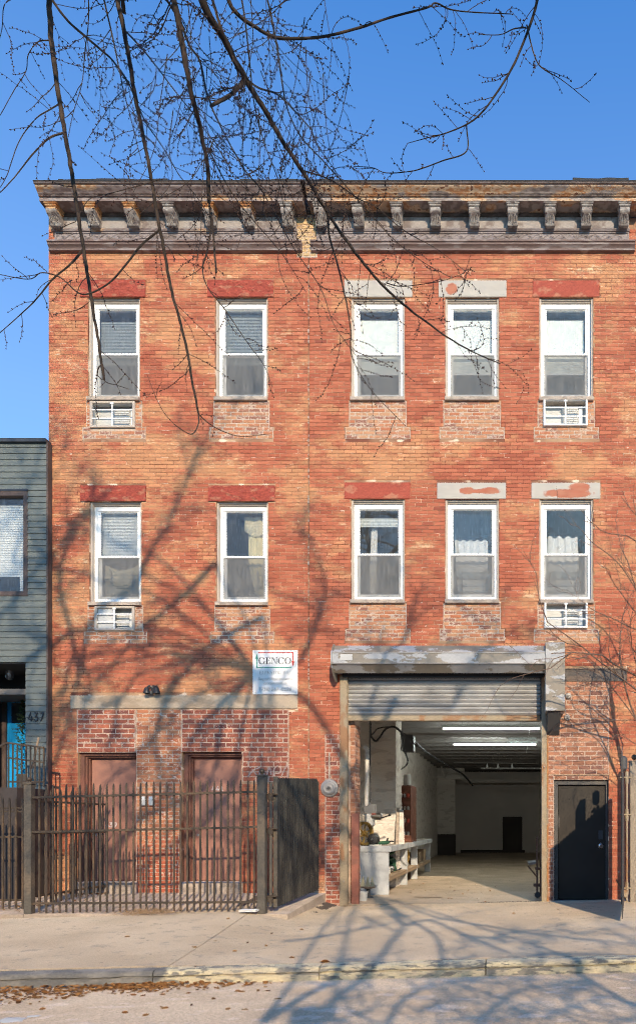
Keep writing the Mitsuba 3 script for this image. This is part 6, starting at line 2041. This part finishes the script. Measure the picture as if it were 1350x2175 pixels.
# ---------------------------------------------------------------- fallen leaves
def leaf(c, s, yaw, tilt, curl):
    """a small folded leaf"""
    o = np.array([(-1, 0), (-.45, .42), (.2, .45), (1, .05), (.3, -.42), (-.4, -.40)]) * [s, s]
    z = np.array([.1, .5, .6, .2, .55, .5]) * curl * s
    v = np.c_[o, z]
    v = np.vstack([v, [0, 0, 0]])
    cy_, sy_ = math.cos(yaw), math.sin(yaw)
    ct, st_ = math.cos(tilt), math.sin(tilt)
    v = np.c_[v[:, 0], v[:, 1] * ct - v[:, 2] * st_, v[:, 1] * st_ + v[:, 2] * ct]
    v = np.c_[v[:, 0] * cy_ - v[:, 1] * sy_, v[:, 0] * sy_ + v[:, 1] * cy_, v[:, 2]]
    v[:, 2] -= v[:, 2].min() - .002
    return v + c, np.array([[6, k, (k + 1) % 6] for k in range(6)])


def litter(name, n, fn, label, cat):
    m = MB()
    for q in range(n):
        x, y, z, lift = fn()
        v, f = leaf([x, y, z + lift], r3.uniform(.014, .036), r3.uniform(0, 6.3), r3.normal() * .35, r3.uniform(-.6, 1.2))
        m.add(v, f, r3.uniform(0, 1, 2))
    solo(name, m, 'm_leaf', label, cat, kind='stuff')


def gutter():
    x = -14 + 10.6 * r3.uniform(0, 1) ** .7 + (r3.uniform(0, 1) ** 3) * 1.2
    w = .38 if x < -4 else .18
    y = -5.60 - abs(r3.normal()) * w * (.6 + .7 * meshkit.noise(np.array([x * 1.7, 1., 2.])))
    return x, y, float(road_z(x, y)), r3.uniform(0, .022) * math.exp(-(-5.6 - y) * 3)


litter('gutter_leaves', 4200, gutter, 'brown dry leaves heaped along the gutter below the left kerb', 'leaves')


def side():
    x, y = r3.uniform(-10, -7.0), r3.uniform(-2.0, -.1)
    if r3.random() < .5:
        y = -abs(r3.normal()) * .25
    return x, y, float(yard_z(x, y)), r3.uniform(0, .02)


litter('yard_leaves', 700, side, 'dry brown leaves lying behind the iron fences at the far left', 'leaves')
spots = [(457, 1999, 'w'), (504, 2106, 'r'), (413, 2013, 'w'), (485, 1952, 'w'), (485, 2093, 'r'), (690, 2045, 'w'), (498, 2021, 'w'), (577, 1983, 'w'), (520, 2145, 'r'), (453, 2122, 'r'), (407, 2136, 'r'), (548, 2106, 'r'), (484, 2144, 'r'), (341, 2140, 'r'), (310, 2157, 'r'),
         (350, 2143, 'r'), (415, 2053, 'w'), (525, 2003, 'w'), (640, 1975, 'w'), (1185, 1932, 'w'), (745, 1925, 'w'), (700, 1937, 'w'), (270, 1990, 'w'), (565, 2010, 'w'), (1090, 1941, 'w'), (620, 2035, 'w'), (265, 2152, 'r'), (90, 2145, 'r'), (590, 2122, 'r')]
for px, py, s in spots:
    Y = -4.0
    for _ in range(12):
        z = float(walk_z(X_(px, Y), Y)) if s == 'w' else float(road_z(X_(px, Y), Y))
        Y = (ZC - z) * F / (py - CY) - D
    c = P(px, py, Y)
    big = (px, py) in ((690, 2045), (485, 2093), (485, 2144))
    v, f = leaf(c, r3.uniform(.025, .040) * (1.9 if px == 690 else 1.25 if big else 1), r3.uniform(0, 6.3), r3.normal() * .3, r3.uniform(0, 1))
    solo('fallen_leaf', MB().add(v, f, r3.uniform(0, 1, 2)), 'm_leaf', 'large brown leaf lying alone on the pavement near the yellow kerb' if px == 690 else ('single dry brown leaf lying on the pavement' if s == 'w' else 'single dry brown leaf lying on the road'), 'leaf', None if px == 690 else ('leaves on the pavement' if s == 'w' else 'leaves on the road'))
for k in range(26):
    x, y = r3.uniform(-2.6, .3), r3.uniform(.15, 4.5)
    v, f = leaf([x, y, FLZ], r3.uniform(.02, .035), r3.uniform(0, 6.3), r3.normal() * .3, r3.uniform(0, 1))
    solo('garage_leaf', MB().add(v, f, r3.uniform(0, 1, 2)), 'm_leaf', 'single dry leaf lying on the garage floor', 'leaf', 'leaves on the garage floor')


def fence_foot():
    x = X_(325, YF) + r3.normal() * .22
    y = YF - .12 + r3.normal() * .07
    return x, y, float(walk_z(x, y)), r3.uniform(0, .03)


m = MB()
for q in range(160):
    x, y, z, l = fence_foot()
    a = r3.uniform(0, 6.3)
    L = r3.uniform(.06, .16)
    p = np.array([x, y, z + .03])
    m.tube([p, p + [math.cos(a) * L * .6, math.sin(a) * L * .6, r3.uniform(.0, .09)], p + [math.cos(a) * L, math.sin(a) * L, r3.uniform(-.01, .06)]], .0022, 3, cap=False)
mat('m_straw', (.33, .21, .11), .9)
solo('dry_grass', m, 'm_straw', 'tuft of dry straw-coloured weeds at the foot of the iron fence', 'grass', kind='stuff')
rp = P(530, 1936, YF - .1)
solo('paper_scrap', roughbox(rp[0] - .12, rp[0] + .12, YF - .2, YF - .06, .225, .255, .02, 9, .02, 14), 'm_curtain_white', 'scrap of white paper at the foot of the right fence post', 'paper')
for k, (px, py, s) in enumerate(((22, 2168, .07), (72, 2160, .035))):
    Y = -7
    for _ in range(10):
        Y = (ZC - float(road_z(X_(px, Y), Y))) * F / (py - CY) - D
    c = P(px, py, Y)
    a = np.linspace(0, 2 * np.pi, 17)[:-1]
    rr = s * (1 + .35 * (r3.random(16) - .5) * 2)
    v = np.vstack([np.c_[c[0] + rr * np.cos(a) * 1.5, c[1] + rr * np.sin(a), np.full(16, c[2] + .003)], np.c_[c[0] + rr * .6 * np.cos(a) * 1.5, c[1] + rr * .6 * np.sin(a), np.full(16, c[2] + s * .22)], [[c[0], c[1], c[2] + s * .25]]])
    f = [[i, (i + 1) % 16, 16 + (i + 1) % 16] for i in range(16)] + [[i, 16 + (i + 1) % 16, 16 + i] for i in range(16)] + [[16 + i, 16 + (i + 1) % 16, 32] for i in range(16)]
    solo('snow_patch', MB().add(v, f), 'm_grey_boxes', ('larger' if k == 0 else 'smaller') + ' patch of old snow on the road at the bottom left corner', 'snow', smooth=True)
